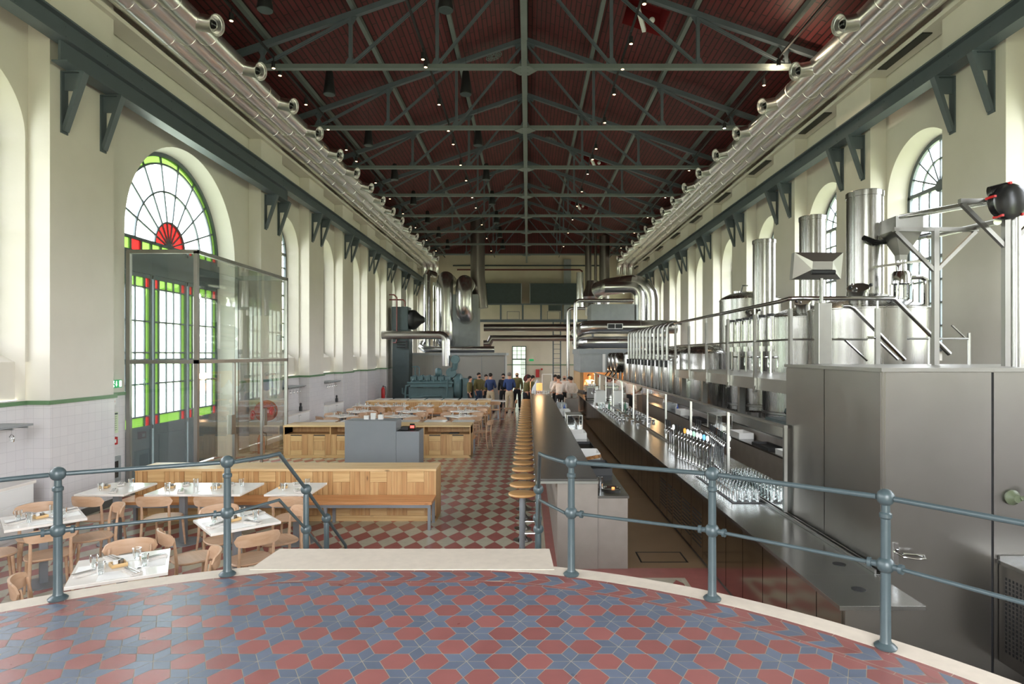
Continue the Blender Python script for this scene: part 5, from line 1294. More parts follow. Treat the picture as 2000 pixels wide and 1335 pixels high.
def dome_tank(x, y, r, zb, zr, lab):
    root = thing('brewing_tank', lab, 'tank', (x,y,0))
    b = MB(); b.lathe([(0,zb-.04),(r*.6,zb-.03),(r*.95,zb),(r,zb+.04),(r,zr)], (0,0,0), 40); b.build('shell', M['tank'], root)
    t = MB(); t.lathe([(r+.01,zr),(r+.01,zr+.03),(r*.93,zr+.1),(r*.7,zr+.19),(r*.35,zr+.25),(.0,zr+.27)], (0,0,0), 40); t.build('dome', M['tank'], root)
    for k in range(4):
        a = pi/4+k*pi/2; l = MB(); l.cyl((r*.8*cos(a),r*.8*sin(a),0),(r*.8*cos(a),r*.8*sin(a),zb+.02),.05,n=12); l.build('tank_leg', M['satin'], root)
    f = MB(); f.tube([(-.3*r,0,zr+.26),(-.3*r,-.1,zr+.42),(-.1,-.1,zr+.42)],.02,8); f.tube([(.4,0,zr+.2),(.4,0,zr+.35),(.5,0,zr+.4),(.55,0,zr+.3)],.015,8); f.lathe([(0,0),(.1,0),(.1,.05),(0,.05)],(-.35,0,zr+.22),14); f.build('fitting', M['chrome'], root)
dome_tank(6.05,16.45,.80,1.4,4.05,'tall domed tank behind the third brewing tank')
def ferm(x, y, r, zr, lab, grp):
    root = thing('fermenter', lab, 'fermenter', (x,y,0), 0, grp)
    b = MB(); b.lathe([(0,.75),(.05,.75),(r*.97,1.42),(r,1.46),(r,zr),(r*.95,zr+.06),(r*.7,zr+.14),(r*.3,zr+.19),(0,zr+.2)], (0,0,0), 36); b.build('shell', M['tank'], root)
    for k in range(3):
        a = pi/6+k*2*pi/3; l = MB(); l.cyl((r*.9*cos(a),r*.9*sin(a),0),(r*.9*cos(a),r*.9*sin(a),1.5),.035,n=10); l.build('tank_leg', M['satin'], root)
    return root
ferm(3.95,13.6,.52,2.62,'nearest conical fermenter, behind the end of the brewing deck', 'fermenters behind the glass screen')
for i in range(7): ferm(4.25,15.2+i*1.32,.6,2.58,'cone-bottomed fermenter behind the glass screen, %s from the camera' % ORD[i+1], 'fermenters behind the glass screen')
for i in range(7): ferm(6.0,19.0+i*1.45,.65,2.75,'cone-bottomed fermenter by the right wall, %s from the camera' % (ORD[i] if i else 'nearest'), 'fermenters by the right wall')
# blow-off tubes
def make_blow():
    root = thing('blow_off_tube', '', 'pipe', (0,0,0))
    t = MB(); t.tube([(0,0,0),(0,0,.62),(.03,0,.68),(.1,0,.72),(.3,0,.70)],.030,12); t.build('tube', M['satin'], root)
    v = MB(); v.cyl((0,0,-.06),(0,0,0),.038,n=12); v.tube([(0,0,-.05),(.08,.0,-.09),(.2,0,-.02)],.012,6); v.build('clamp', M['satin'], root)
    k = MB(); k.cyl((-.04,-.03,-.22),(-.04,-.03,-.08),.028,n=8); k.build('valve_knob', M['black'], root)
    l = MB(); l.cyl((0,0,-2.56),(0,0,-.06),.011,n=8); l.build('riser', M['satin'], root)
    return root
bk = Kind(make_blow())
for i in range(12): bk.put((2.93+.0*i, 12.7+i*.44, 2.56), 0, 'bent-over steel tube on a thin riser, %s from the camera in the tube row' % ORD[i], 'bent tubes above the glass screen')
mb = MB(); mb.cyl((3.1,12.6,2.56),(3.1,18.2,2.56),.03,n=10); tag(mb.build('manifold_pipe', M['chrome']), 'horizontal steel pipe running behind the row of bent tubes', 'pipe')
# valve cluster on the deck (behind the rail)
for i in range(6):
    r = thing('process_valve', 'upright process valve with black top behind the brewing rail, %s from the camera' % ORD[i], 'valve', (3.62,9.0+i*.34,2.321), 0, 'process valves behind the rail')
    b = MB(); b.cyl((0,0,0),(0,0,.62),.02,n=8); b.cyl((0,0,.34),(0,0,.42),.05,n=12); b.cyl((0,0,.52),(0,0,.86),.05,n=12); b.tube([(0,0,.25),(.1,0,.25),(.1,0,.1)],.016,8); b.build('body', M['chrome'], r)
    b = MB(); b.cyl((0,0,.86),(0,0,.9),.055,n=12); b.build('cap', M['black'], r)
# ------------------------------------------------------------------ grain conveyor at the right
def conveyor():
    root = thing('grain_conveyor', 'sloping twin-tube grain conveyor on steel posts with a black corner wheel', 'conveyor', (0,0,0))
    t = MB(); t.cyl((4.08,5.28,3.96),(5.25,8.5,4.55),.035,n=12); t.build('upper_tube', M['chrome'], root)
    t = MB(); t.cyl((4.12,5.3,3.78),(5.9,8.9,4.34),.03,n=12); t.build('lower_tube', M['satin'], root)
    w_ = MB(); w_.lathe([(0,-.05),(.12,-.05),(.15,-.035),(.155,0),(.15,.035),(.12,.05),(0,.05)], (4.13,5.2,3.93), 28, 'y'); w_.cyl((4.0,5.24,4.02),(4.13,5.2,4.05),.05,n=12); w_.build('corner_wheel', M['blackgloss'], root, label='black corner wheel')
    for k in range(5): a = .4+k*1.25; q = MB(); q.cb((4.13+.15*cos(a),5.2,3.93+.15*sin(a)),(.02,.104,.02)); q.build('red_clip', M['red'], root, smooth=0)
    v = MB(); v.cyl((4.2,5.2,2.511),(4.2,5.2,3.83),.035,n=12); v.build('vertical_tube', M['satin'], root)
    for x, y, zt in ((4.06,6.02,3.86),(4.32,5.46,4.0)):
        p = MB(); p.box(x-.025,x+.025,y-.025,y+.025,2.511,zt); p.bar((x-.42,y,zt),(x+.42,y,zt),.04,.04,up=(0,1,0)); p.bar((x-.40,y,zt-.02),(x,y,zt-.42),.035,.035,up=(0,1,0)); p.bar((x+.40,y,zt-.02),(x,y,zt-.42),.035,.035,up=(0,1,0)); p.build('support_frame', M['steel'], root, smooth=0)
conveyor()
def hopper():
    x, y = 5.53, 8.95; root = thing('grain_hopper', 'square steel grain hopper with sight glass above the nearest tank', 'hopper', (x,y,0))
    b = MB(); q = lambda s_, z: [(-s_,-s_,z),(s_,-s_,z),(s_,s_,z),(-s_,s_,z)]
    rows = [q(.2,4.62), q(.2,4.42), q(.06,4.08), q(.055,3.98)]
    for a, b_ in zip(rows, rows[1:]): b.strip(b_+[b_[0]], a+[a[0]])
    b.add(q(.2,4.62), [(0,1,2,3)]); b.build('funnel', M['satin'], root, smooth=0)
    c = MB(); c.bar((-.42,-.05,3.90),(.3,.0,4.0),.1,.03); c.cyl((0,0,3.84),(0,0,4.0),.07,n=14); c.lathe([(0,3.84),(.11,3.84),(.13,3.80),(.13,3.66),(.1,3.64),(0,3.64)],(0,0,0),20); c.lathe([(0,3.36),(.14,3.36),(.1,3.28),(.08,3.2),(.07,3.2)],(0,0,0),20); c.lathe([(.09,3.28),(.09,3.25),(.075,3.0),(.075,3.45)],(0,0,0),18); c.build('valve_body', M['chrome'], root)
    g = MB(); g.lathe([(.10,3.37),(.10,3.64)],(0,0,0),20, close=True); g.build('sight_glass', M['glass2'], root)
    for k in range(4): a = pi/4+k*pi/2; r_ = MB(); r_.cyl((.15*cos(a),.15*sin(a),3.34),(.15*cos(a),.15*sin(a),3.68),.012,n=6); r_.build('tie_rod', M['chrome'], root)
    s = MB(); s.tube([(.12,0,3.75),(.3,0,3.76),(.36,0,3.72),(.37,0,3.62),(.37,0,2.0)],.035,10); s.build('side_pipe', M['chrome'], root)
    s = MB(); s.tube([(-.5,.1,4.36),(-.3,.15,4.30),(.1,.15,4.33),(.55,.2,4.42)],.04,10); s.build('black_chute', M['blackgloss'], root)
hopper()
mb = MB(); mb.tube([(4.18,6.3,2.511),(4.18,6.3,2.80)],.012,8); mb.tube([(3.95,6.3,2.78),(4.6,6.3,2.78)],.012,8); mb.cyl((4.6,6.3,2.511),(4.6,6.3,2.84),.016,n=8); mb.bar((4.42,6.3,2.92),(4.56,6.3,2.79),.02,.012)
tag(mb.build('small_pipe_frame', M['satin']), 'thin steel pipe frame with a lever on top of the steel cabinet, far right', 'pipe frame')
# ------------------------------------------------------------------ bottling line behind the screen
def bottling():
    root = thing('bottling_line', 'steel bottling conveyor with brown boards and machinery behind the glass screen', 'bottling line', (0,0,0))
    b = MB(); b.box(3.15,3.85,7.2,12.5,.55,.92); b.build('conveyor_bed', M['darkgreen'], root, smooth=0)
    c = MB(); c.box(3.2,3.32,7.2,12.5,.921,.96); c.build('chain', M['black'], root, smooth=0)
    for y in (7.5,9.0,10.5,12.0):
        for x in (3.2,3.8): l = MB(); l.box(x-.025,x+.025,y-.025,y+.025,0,.549); l.build('line_leg', M['satin'], root, smooth=0)
    for i, (y0, y1, z) in enumerate(((7.0,9.6,1.25),(10.2,12.9,1.38))):
        t = MB(); t.box(3.4,4.1,y0,y1,z,z+.04); t.build('timber_board', M['oldwood'], root, smooth=0)
        for x in (3.45,4.05):
            for y in (y0+.1,y1-.1): l = MB(); l.box(x-.02,x+.02,y-.02,y+.02,.921 if x < 3.8 and y < 12.5 else 0,z-.001); l.build('board_leg', M['satin'], root, smooth=0)
        k = MB(); random.seed(i+3)
        for q in range(16): k.cyl((3.5+random.random()*.5,y0+.2+random.random()*(y1-y0-.4),z+.041),(3.5+random.random()*.5,y0+.2+random.random()*(y1-y0-.4),z+.06+random.random()*.08),.03,n=8) if False else k.cb((3.5+random.random()*.5,y0+.2+random.random()*(y1-y0-.4),z+.07),(.08,.08,.06),random.random())
        k.build('parts_on_board', M['satin'], root, smooth=0)
    m = MB(); m.box(3.3,3.9,7.6,8.4,1.35,1.75); m.bar((3.3,7.7,1.9),(3.8,8.1,1.5),.06,.06); m.cyl((3.5,7.9,1.75),(3.5,7.9,2.1),.05,n=10); m.tube([(3.35,7.4,1.3),(3.3,7.3,1.8),(3.5,7.3,2.0)],.03,8); m.build('filler_head', M['darkgreen'], root, smooth=0)
bottling()
mb = MB(); mb.sph((3.25,7.35,1.02),.09,8,1.2,1.5,.5); tag(mb.build('cleaning_rag', M['yellow']), 'crumpled yellow rag behind the right end of the glass screen', 'rag')
for i, (x, y) in enumerate(((3.05,10.4),(3.05,9.9),(3.05,9.0))):
    mb = MB(); mb.cyl((x,y-.12,1.45),(x,y+.12,1.40+.04*i),.025,n=10); mb.cyl((x,y,1.4),(x,y,.0),.012,n=6); tag(mb.build('hose_valve', [M['blue'], M['satin']]), 'blue-handled hose valve behind the taps, %s' % ('farthest','middle','nearest')[i], 'valve', 'blue-handled valves')
# thin steel posts and pale box behind the screen
for i, y in enumerate((11.4,12.4,13.2,14.3,15.6)):
    mb = MB(); mb.cyl((2.98,y,0),(2.98,y,1.62),.03,n=12); mb.cyl((2.98,y,1.62),(2.98,y,1.66),.045,n=12); tag(mb.build('steel_pipe_post', M['chrome']), 'polished steel pipe post behind the glass screen, %s from the camera' % ORD[i], 'post', 'pipe posts behind the screen')
# ------------------------------------------------------------------ left machinery
def tubed(name, root, pts, r, m='duct', n=20, ring=1.0):
    mb = MB(); P = [Vector(p) for p in pts]; mb.tube(P, r, n)
    if ring:
        for a, b in zip(P, P[1:]):
            l = (b-a).length; k = ring
            while k < l: d = (b-a).normalized(); q = a+d*k; mb.cyl(q-d*.012, q+d*.012, r+.008, n=n); k += ring
    return mb.build(name, M[m], root)
def elbow(c, d0, d1, R, n=5):
    """arc points turning from direction d0 to d1 at corner c"""
    c, d0, d1 = Vector(c), Vector(d0), Vector(d1); out = []
    o = c - d0*R + d1*R
    for i in range(n+1): a = pi/2*i/n; out.append(o + d0*R*sin(a) - d1*R*cos(a))
    return out
r = thing('plant_room', 'low grey panelled plant room box behind the blue-green engine', 'plant room', (0,0,0))
b = MB(); b.box(-6.3,-1.25,32,36.2,0,2.55); b.build('walls', M['greybox'], r, smooth=0)
b = MB(); b.box(-6.36,-1.15,31.9,36.3,2.55,2.68); b.build('roof_slab', M['greyzinc'], r, smooth=0)
b = MB()
for x in (-5.0,-3.7,-2.45): b.box(x-.01,x+.01,31.99,32,0,2.55)
b.box(-1.25,-1.2,32.02,32.1,0,2.55); b.build('panel_seams', M['greyleg'], r, smooth=0)
r = thing('air_handling_tower', 'tall grey sheet-metal air handling tower on the plant room', 'air handler', (0,0,0))
b = MB(); b.box(-5.0,-2.85,34.2,36.1,2.681,6.0); b.build('casing', M['greyzinc'], r, smooth=0)
b = MB(); b.box(-3.9,-3.89,34.19,34.2,2.69,6.0); b.box(-5,-2.85,34.19,34.2,4.3,4.31); b.build('seams', M['greyleg'], r, smooth=0)
Yf = (0,1,0); Yn = (0,-1,0); Dn = (0,0,-1); Up = (0,0,1)
def bigduct(x, yt, zt, zb, rad, lab):
    r = thing('supply_duct', lab, 'duct', (0,0,0))
    top = [(x,35.6,zt)] + elbow((x,33.0,zt), Yn, Dn, rad*1.3, 6); bot = elbow((x,33.0,zb), Dn, Yf, rad*1.2, 6) + [(x,34.19,zb)]
    tubed('duct_tube', r, top+bot, rad, 'duct', 28, 1.1); return r
bigduct(-4.55, 35, 6.75, 3.35, .46, 'fat shiny duct bending down in front of the air handling tower, left of the pair')
bigduct(-3.50, 35, 6.55, 4.75, .46, 'fat shiny duct ending higher on the tower, right of the pair')
r = thing('riser_duct', 'shiny duct rising through the roof beside the air handling tower', 'duct', (0,0,0))
tubed('duct_tube', r, [(-2.75,35.5,5.3),(-2.85,35.5,6.4),(-2.95,35.5,7.2),(-2.95,35.5,roof_z(-3.4)-.03)], .42, 'ductdull', 24, 1.2)
r = thing('thin_riser', 'slim shiny pipe standing left of the fat ducts', 'pipe', (0,0,0)); tubed('pipe_tube', r, [(-5.55,33.2,2.7),(-5.55,33.2,6.9),(-5.5,33.4,7.1),(-5.3,34.2,7.1)], .19, 'duct', 18, 1.3)
r = thing('slim_pipe_pair', 'two narrow pipes between the slim riser and the fat ducts', 'pipes', (0,0,0))
for x in (-5.22,-5.08): tubed('pipe_tube', r, [(x,33.6,2.7),(x,33.6,6.6)], .055, 'chrome', 10, 0)
r = thing('exhaust_duct', 'shiny horizontal exhaust duct from the left wall, turning down to the engine', 'duct', (0,0,0))
tubed('duct_tube', r, [(-7.0,29,3.53)] + elbow((-3.93,29,3.53), (1,0,0), Dn, .3, 4) + [(-3.93,29,2.05)], .2, 'duct', 22, .9)
r = thing('floor_duct', 'shiny duct lying along the roof of the plant room', 'duct', (0,0,0)); tubed('duct_tube', r, [(-5.75,34.1,3.2),(-5.8,33.2,3.2),(-5.75,32.7,3.0),(-5.5,32.5,2.87),(-1.8,32.5,2.87)], .17, 'duct', 18, 1.0)
r = thing('transverse_ducts', 'upper of two long ducts crossing the hall before the far wall', 'duct', (0,0,0)); tubed('duct_tube', r, [(-2.8,38.5,4.3),(3.4,38.5,4.3)], .23, 'ductdull', 20, 1.6)
r.name = 'transverse_duct'
r = thing('transverse_duct', 'lower of two long ducts crossing the hall before the far wall', 'duct', (0,0,0)); tubed('duct_tube', r, [(-2.8,38.2,3.3),(-2.45,38.2,3.3),(-2.3,38.2,3.62),(3.4,38.2,3.62)], .19, 'ductdull', 20, 1.6)
# transformer with fan cone on the left wall
r = thing('fan_unit', 'dark green machine with a fan cone on a tall cabinet, far left wall', 'machine', (0,0,0))
b = MB(); b.box(-7.0,-6.15,31,31.9,3.85,5.05); b.build('motor_box', M['darkgreen'], r, smooth=0, bevel=.02)
b = MB(); b.box(-6.95,-6.1,31,31.9,0,3.84); b.build('cabinet', M['darkgreen'], r, smooth=0)
b = MB(); b.lathe([(0,-6.149),(.5,-6.149),(.52,-6.0),(.5,-5.85),(.46,-5.8),(.22,-5.55),(.16,-5.4),(.1,-5.36),(0,-5.36)], (0,31.45,4.4), 28, 'x'); b.build('fan_cone', M['black'], r)
b = MB()
b.tube([(-6.9,30.93,3.2),(-6.75,30.9,3.2),(-6.7,30.9,3.4),(-6.7,30.9,5.5),(-6.85,30.9,5.65),(-7.1,30.9,5.65)],.035,8); b.tube([(-7.1,30.95,5.4),(-6.4,30.95,5.4),(-6.3,30.95,5.3),(-6.3,30.95,5.06)],.035,8); b.build('red_pipe', M['darkred'], r, label='dark red pipework')
b = MB()
for k in range(3): b.cyl((-6.7,30.9,3.25-.14*k),(-6.25,30.9,3.25-.14*k),.03,n=8); b.cb((-6.2,30.9,3.25-.14*k),(.08,.1,.12))
b.build('pipe_fittings', M['black'], r)
# diesel engine
def engine():
    r = thing('diesel_engine', 'large blue-green diesel engine on display behind the farthest tables', 'engine', (-4.55,29.3,0))
    b = MB(); b.box(-1.15,1.0,-.45,.45,.35,1.05); b.prism([(-.62,1.05),(.62,1.05),(.42,1.38),(-.42,1.38)],-1.05,.95,'x'); b.build('engine_block', M['engine'], r, smooth=0, bevel=.03)
    b = MB()
    for s in (-1,1):
        for k in range(6): b = MB(); b.cb((-.92+k*.33,s*.33,1.46),(.28,.26,.18)); b.cyl((-.92+k*.33,s*.33,1.55),(-.92+k*.33,s*.33,1.60),.06,n=10); b.build('cylinder_head', M['engine'], r, smooth=0, bevel=.015)
    b = MB()
    for k in range(6): b.tube([(-.92+k*.33,-.45,1.42),(-.92+k*.33,-.52,1.36),(-.92+k*.33,-.5,1.25)],.035,8)
    b.tube([(-1.2,-.52,1.25),(1.0,-.52,1.25)],.05,10); b.tube([(-1.0,-.55,.55),(-.6,-.6,.55),(-.3,-.6,.62),(.4,-.6,.62),(.5,-.55,.45)],.05,10); b.tube([(-.7,-.6,.42),(.9,-.6,.42)],.045,10)
    b.tube([(-1.0,-.5,1.2),(-1.25,-.5,1.1),(-1.3,-.5,.8),(-1.3,-.5,.1)],.045,10); b.tube([(-1.45,-.4,1.0),(-1.45,-.4,.75),(-1.3,-.4,.65),(-1.15,-.4,.65)],.035,8)
    b.tube([(-.9,-.1,1.6),(-.9,-.1,2.0),(-1.05,-.1,2.0)],.03,8); b.tube([(-.7,-.1,1.6),(-.7,-.1,1.95),(-.8,-.1,2.02),(-.95,-.1,2.02)],.03,8); b.tube([(.72,-.62,.02),(.72,-.62,1.3)],.04,10); b.build('pipework', M['engine'], r)
    b = MB(); b.lathe([(0,1.0),(.5,1.0),(.62,1.12),(.62,1.3),(.5,1.38),(0,1.38)],(0,0,1.05),26,'x'); b.build('flywheel_housing', M['engine'], r)
    b = MB(); b.lathe([(0,-.2),(.2,-.2),(.24,-.1),(.2,.05),(.12,.1),(0,.1)],(.3,-.1,1.72),18,'x'); b.lathe([(0,-.12),(.24,-.12),(.26,0),(.22,.1),(0,.1)],(.85,-.15,1.72),20,'y'); b.tube([(.85,-.15,1.8),(1.02,-.2,1.95),(1.05,-.25,2.2)],[.12,.13,.14],14); b.build('turbocharger', M['engine'], r)
    b = MB(); b.lathe([(0,-.32),(.20,-.32),(.215,-.28),(.215,.0),(.2,.05),(0,.05)],(1.05,-.05,2.36),24,'y'); b.build('air_filter', M['engine'], r, label='round drum air filter')
    b = MB(); b.box(1.42,2.3,-.4,.4,.15,1.42); b.box(1.4,2.32,-.42,.42,1.42,1.45); b.build('generator', M['engine'], r, smooth=0, bevel=.01)
    b = MB(); b.box(1.46,2.26,-.425,-.4,.2,.58); b.box(1.46,2.26,-.425,-.4,.62,1.38); b.build('generator_panel', M['engine'], r, smooth=0)
    b = MB(); b.box(-1.3,2.3,-.45,.45,0,.14); b.box(-1.1,1.0,-.4,.4,.14,.349); b.build('base_frame', M['engine'], r, smooth=0)
    b = MB(); b.box(-.75,-.45,-.463,-.452,1.02,1.1); b.box(.3,.55,-.463,-.452,1.02,1.1); b.build('name_plates', M['black'], r, smooth=0, label='small dark name plates')
    b = MB(); b.bar((-1.05,-.54,1.12),(.95,-.54,1.12),.03,.14); b.build('side_rail', M['engine'], r, smooth=0)
engine()
# ------------------------------------------------------------------ far wall details
def frame_rect(mb, x0, x1, z0, z1, y, t=.04, d=.03):
    mb.box(x0-t,x0,y-d,y,z0-t,z1+t); mb.box(x1,x1+t,y-d,y,z0-t,z1+t); mb.box(x0,x1,y-d,y,z1,z1+t); mb.box(x0,x1,y-d,y,z0-t,z0)
b = MB(); x0, x1, z0, z1, y = -1.05, -.17, .03, 3.12, 42.19
frame_rect(b, x0, x1, z0, z1, y, .05, .04); b.box(x0,x1,y-.04,y,2.22,2.3)
for k in (1,2): xx = x0+(x1-x0)*k/3; b.box(xx-.015,xx+.015,y-.035,y,2.3,z1)
for k in (1,2): b.box(x0,x1,y-.035,y,2.3+k*.27-.012,2.3+k*.27+.012)
for k in range(3): xx = x1-.03-k*.13; b.box(xx-.012,xx+.012,y-.035,y,z0,2.22)
for k in range(5): b.box(x1-.3,x1,y-.035,y,.4+k*.4,.42+k*.4)
o = b.build('door_5', M['darkgreen'], smooth=0); struct(o, 'narrow bright glazed door with a gridded top light in the far wall')
g = MB(); g.add([(x0,y-.02,z0),(x1,y-.02,z0),(x1,y-.02,z1),(x0,y-.02,z1)], [(0,1,2,3)]); g.build('lit_glass', emat('door_daylight', C(205,220,200), .75), o, smooth=0, label='bright frosted glass')
b = MB(); b.box(-6.3,7.1,42.16,42.19,1.84,1.9); struct(b.build('trim_40', M['dado_trim'], smooth=0), 'green border line on the far wall')
for i, (x0, x1) in enumerate(((-3.3,-.42),(.12,3.55))):
    r = thing('dark_wall_panel', ('left','right')[i]+' large dark green-grey panel high on the far wall', 'panel', (0,0,0)); b = MB(); b.box(x0,x1,41.4,42.1,6.07,7.46); b.build('casing', M['darkgreen'], r, smooth=0); b = MB(); b.box(x0 if i else x1-.05, (x0+.05) if i else x1, 41.36, 41.4, 6.07,7.46); b.build('pale_edge', M['greyzinc'], r, smooth=0)
r = thing('gantry', 'dark green steel gantry below the dark panels on the far wall', 'gantry', (0,0,0))
b = MB(); b.box(-3.3,4.2,41.2,41.35,5.98,6.06); b.box(-3.3,4.2,41.2,41.35,4.8,4.98); b.build('beams', M['paint'], r, smooth=0)
for x in (-1.85,-.35,.9,2.3): b = MB(); b.box(x-.06,x+.06,41.2,41.32,4.98,5.98); b.build('gantry_post', M['paint'], r, smooth=0)
for i, x in enumerate((-1.0, 1.75)):
    b = MB(); frame_rect(b, x-.4, x+.4, 4.99, 5.5, 41.2, .03, .03); tag(b.build('open_frame', M['paint'], smooth=0), ('left','right')[i]+' thin open frame standing on the gantry', 'frame')
b = MB(); b.box(1.4,2.25,41.15,41.3,5.57,5.95); tag(b.build('hanging_box', M['darkgreen'], smooth=0), 'small dark box above the right open frame on the gantry', 'box')
r = thing('steel_ladder', 'tall dark steel ladder at the right of the far wall', 'ladder', (0,0,0))
for x in (1.72,2.22): b = MB(); b.box(x-.04,x+.04,41.0,41.06,0,4.79); b.build('stile', M['paint'], r, smooth=0)
b = MB()
for k in range(14): b.cyl((1.76,41.03,.4+k*.32),(2.18,41.03,.4+k*.32),.014,n=6)
b.build('rungs', M['paint'], r)
b = MB(); b.cyl((-5.2,41.9,8.75),(5.2,41.9,8.75),.05,n=8); tag(b.build('high_pipe', M['darkgreen']), 'thin dark pipe high across the far wall', 'pipe')
b = MB(); b.tube([(-4.9,41.8,8.45),(3.6,41.8,8.45),(3.75,41.8,8.35),(3.75,41.8,6.9)],.05,8); tag(b.build('copper_pipe', M['darkred']), 'reddish pipe crossing the far wall and turning down at the right', 'pipe')
b = MB(); b.box(2.5,3.0,42.0,42.15,4.5,9.2); tag(b.build('upright_channel', M['greyzinc'], smooth=0), 'flat grey upright channel on the right of the far wall', 'channel')
b = MB(); b.box(.55,.8,42.1,42.19,1.0,1.55); tag(b.build('fire_box', M['red'], smooth=0), 'small red fire box on the far wall beside the bright door', 'fire box')
b = MB(); b.box(.9,1.03,42.1,42.17,1.5,1.62); tag(b.build('fire_sign', M['red'], smooth=0), 'tiny red square sign on the far wall', 'sign')
# ------------------------------------------------------------------ right machinery
r = thing('kitchen_hood', 'large pale grey kitchen extraction hood above the far kitchen', 'hood', (0,0,0))
b = MB(); b.box(2.35,5.2,27,31,1.80,2.62); b.build('hood_body', M['greyzinc'], r, smooth=0)
b = MB(); b.box(2.3,5.2,26.96,31.1,2.62,2.85); b.build('hood_top', M['greyleg'], r, smooth=0)
for x in (3.4,4.2): b = MB(); b.box(x-.06,x+.06,26.95,27,1.8,2.62); b.build('hood_strip', M['white'], r, smooth=0)
r = thing('kitchen_opening', 'wood-lined kitchen opening glowing warmly below the hood', 'kitchen counter', (0,0,0))
b = MB(); b.box(2.35,2.5,27.2,31,1.0,1.79); b.build('side_board', M['pine_v'], r, smooth=0); b = MB(); b.box(2.2,5.2,27.2,28,0,.95); b.box(2.2,5.2,27.15,28,.95,1.0); b.build('pass_shelf', M['barside'], r, smooth=0)
b = MB(); b.box(2.5,5.2,30.9,31.0,1.0,1.79); b.build('back_boards', M['pine_v2'], r, smooth=0)
b = MB(); b.box(2.9,3.6,27.3,27.7,1.35,1.4); b.box(2.9,2.93,27.3,27.7,1.001,1.35); b.box(3.57,3.6,27.3,27.7,1.001,1.35); b.build('steel_shelf', M['satin'], r, smooth=0)
b = MB(); b.cyl((3.2,28.6,1.66),(3.2,28.6,1.72),.12,n=12); b.cyl((3.2,28.6,1.72),(3.2,28.6,1.79),.01,n=6); b.cyl((4.2,28.6,1.66),(4.2,28.6,1.72),.12,n=12); b.cyl((4.2,28.6,1.72),(4.2,28.6,1.79),.01,n=6); b.build('warm_lamp', M['lamp_amber'], r)
r = thing('rooftop_air_handler', 'grey sheet-metal air handling box above the kitchen', 'air handler', (0,0,0))
b = MB(); b.box(3.15,5.3,30,32,4.15,5.1); b.build('casing', M['greyzinc'], r, smooth=0); b = MB(); b.box(4.1,4.11,29.99,30,4.15,5.1); b.build('seam', M['greyleg'], r, smooth=0)
for x in (3.25,5.2):
    b = MB(); b.box(x-.05,x+.05,30.2,30.3,2.851,4.15); b.build('box_leg', M['greyleg'], r, smooth=0)
r = thing('supply_duct', 'fattest duct above the kitchen, bending down at the right wall', 'duct', (0,0,0))
tubed('duct_tube', r, [(3.9,33.4,6.15),(4.35,32.6,6.25)] + elbow((6.35,31.6,6.3), (1,0,0), Dn, .85, 4) + [(6.35,31.6,3.0)], .46, 'duct', 28, .9)
r = thing('supply_duct', 'narrower duct bending down beside the fattest one, above the kitchen', 'duct', (0,0,0))
tubed('duct_tube', r, [(3.9,30.6,6.0),(4.6,30.5,6.0)] + elbow((5.65,30.5,6.0), (1,0,0), Dn, .5, 4) + [(5.65,30.5,3.0)], .28, 'duct', 22, .9)
r = thing('duct_reducer', 'crumpled shiny duct transition piece at the left of the big bent ducts', 'duct', (0,0,0))
b = MB(); b.lathe([(.5,0),(.45,.3),(.62,.6),(.4,1.1),(.34,1.5)], (3.6,33.8,5.2), 20); b.build('reducer', M['duct'], r)
r = thing('kitchen_duct', 'upper fat horizontal duct with a vent grille over the kitchen hood', 'duct', (0,0,0))
tubed('duct_tube', r, [(2.5,30.5,3.7),(2.55,29.2,3.78),(2.75,28.4,3.86),(3.2,28.1,3.88),(6.9,28.1,3.88)], .32, 'duct', 26, 1.0)
b = MB(); frame_rect(b, 3.68, 4.34, 3.8, 4.0, 27.78, .02, .03); b.box(4.0,4.02,27.75,27.78,3.8,4.0); b.build('vent_frame', M['white'], r, smooth=0); b = MB(); b.box(3.68,4.34,27.765,27.78,3.8,4.0); b.build('vent_slots', M['black'], r, smooth=0)
r = thing('kitchen_duct', 'lower fat horizontal duct resting just above the kitchen hood', 'duct', (0,0,0))
tubed('duct_tube', r, [(2.5,30.5,3.12),(2.6,28.6,3.14),(2.9,28.2,3.16),(3.3,28.1,3.16),(6.5,28.1,3.16)], .28, 'duct', 26, .9)
r = thing('service_pipe', 'slim shiny pipe running left and down beside the kitchen hood, upper one', 'pipe', (0,0,0)); tubed('pipe_tube', r, [(5.0,28.6,5.15)] + elbow((2.25,28.6,5.15), (-1,0,0), Dn, .2, 3) + [(2.25,28.6,2.86)], .09, 'duct', 14, 1.0)
r = thing('service_pipe', 'slim shiny pipe left of the kitchen hood, the outer lower one', 'pipe', (0,0,0)); tubed('pipe_tube', r, [(3.0,31.6,5.0)] + elbow((2.1,31.6,5.0), (-1,0,0), Dn, .2, 3) + [(2.1,31.6,1.2)], .08, 'duct', 14, 1.0)
for i, (x, rr) in enumerate(((3.75,.2),(4.75,.32),(4.2,.08))):
    r = thing('roof_flue', 'flue pipe rising to the roof at the far right, %s' % ('slim one','fat one','thinnest one')[i], 'flue', (0,0,0)); tubed('flue_tube', r, [(x,37.5,5.0),(x,37.5,roof_z(x+rr)-.02)], rr, 'ductdull', 20, 1.3)
r = thing('vent_stub', 'short upright duct stub with a black outlet left of the bent ducts', 'duct', (0,0,0)); tubed('duct_tube', r, [(2.8,32.5,5.0),(2.8,32.5,7.0)], .19, 'duct', 18, .8)
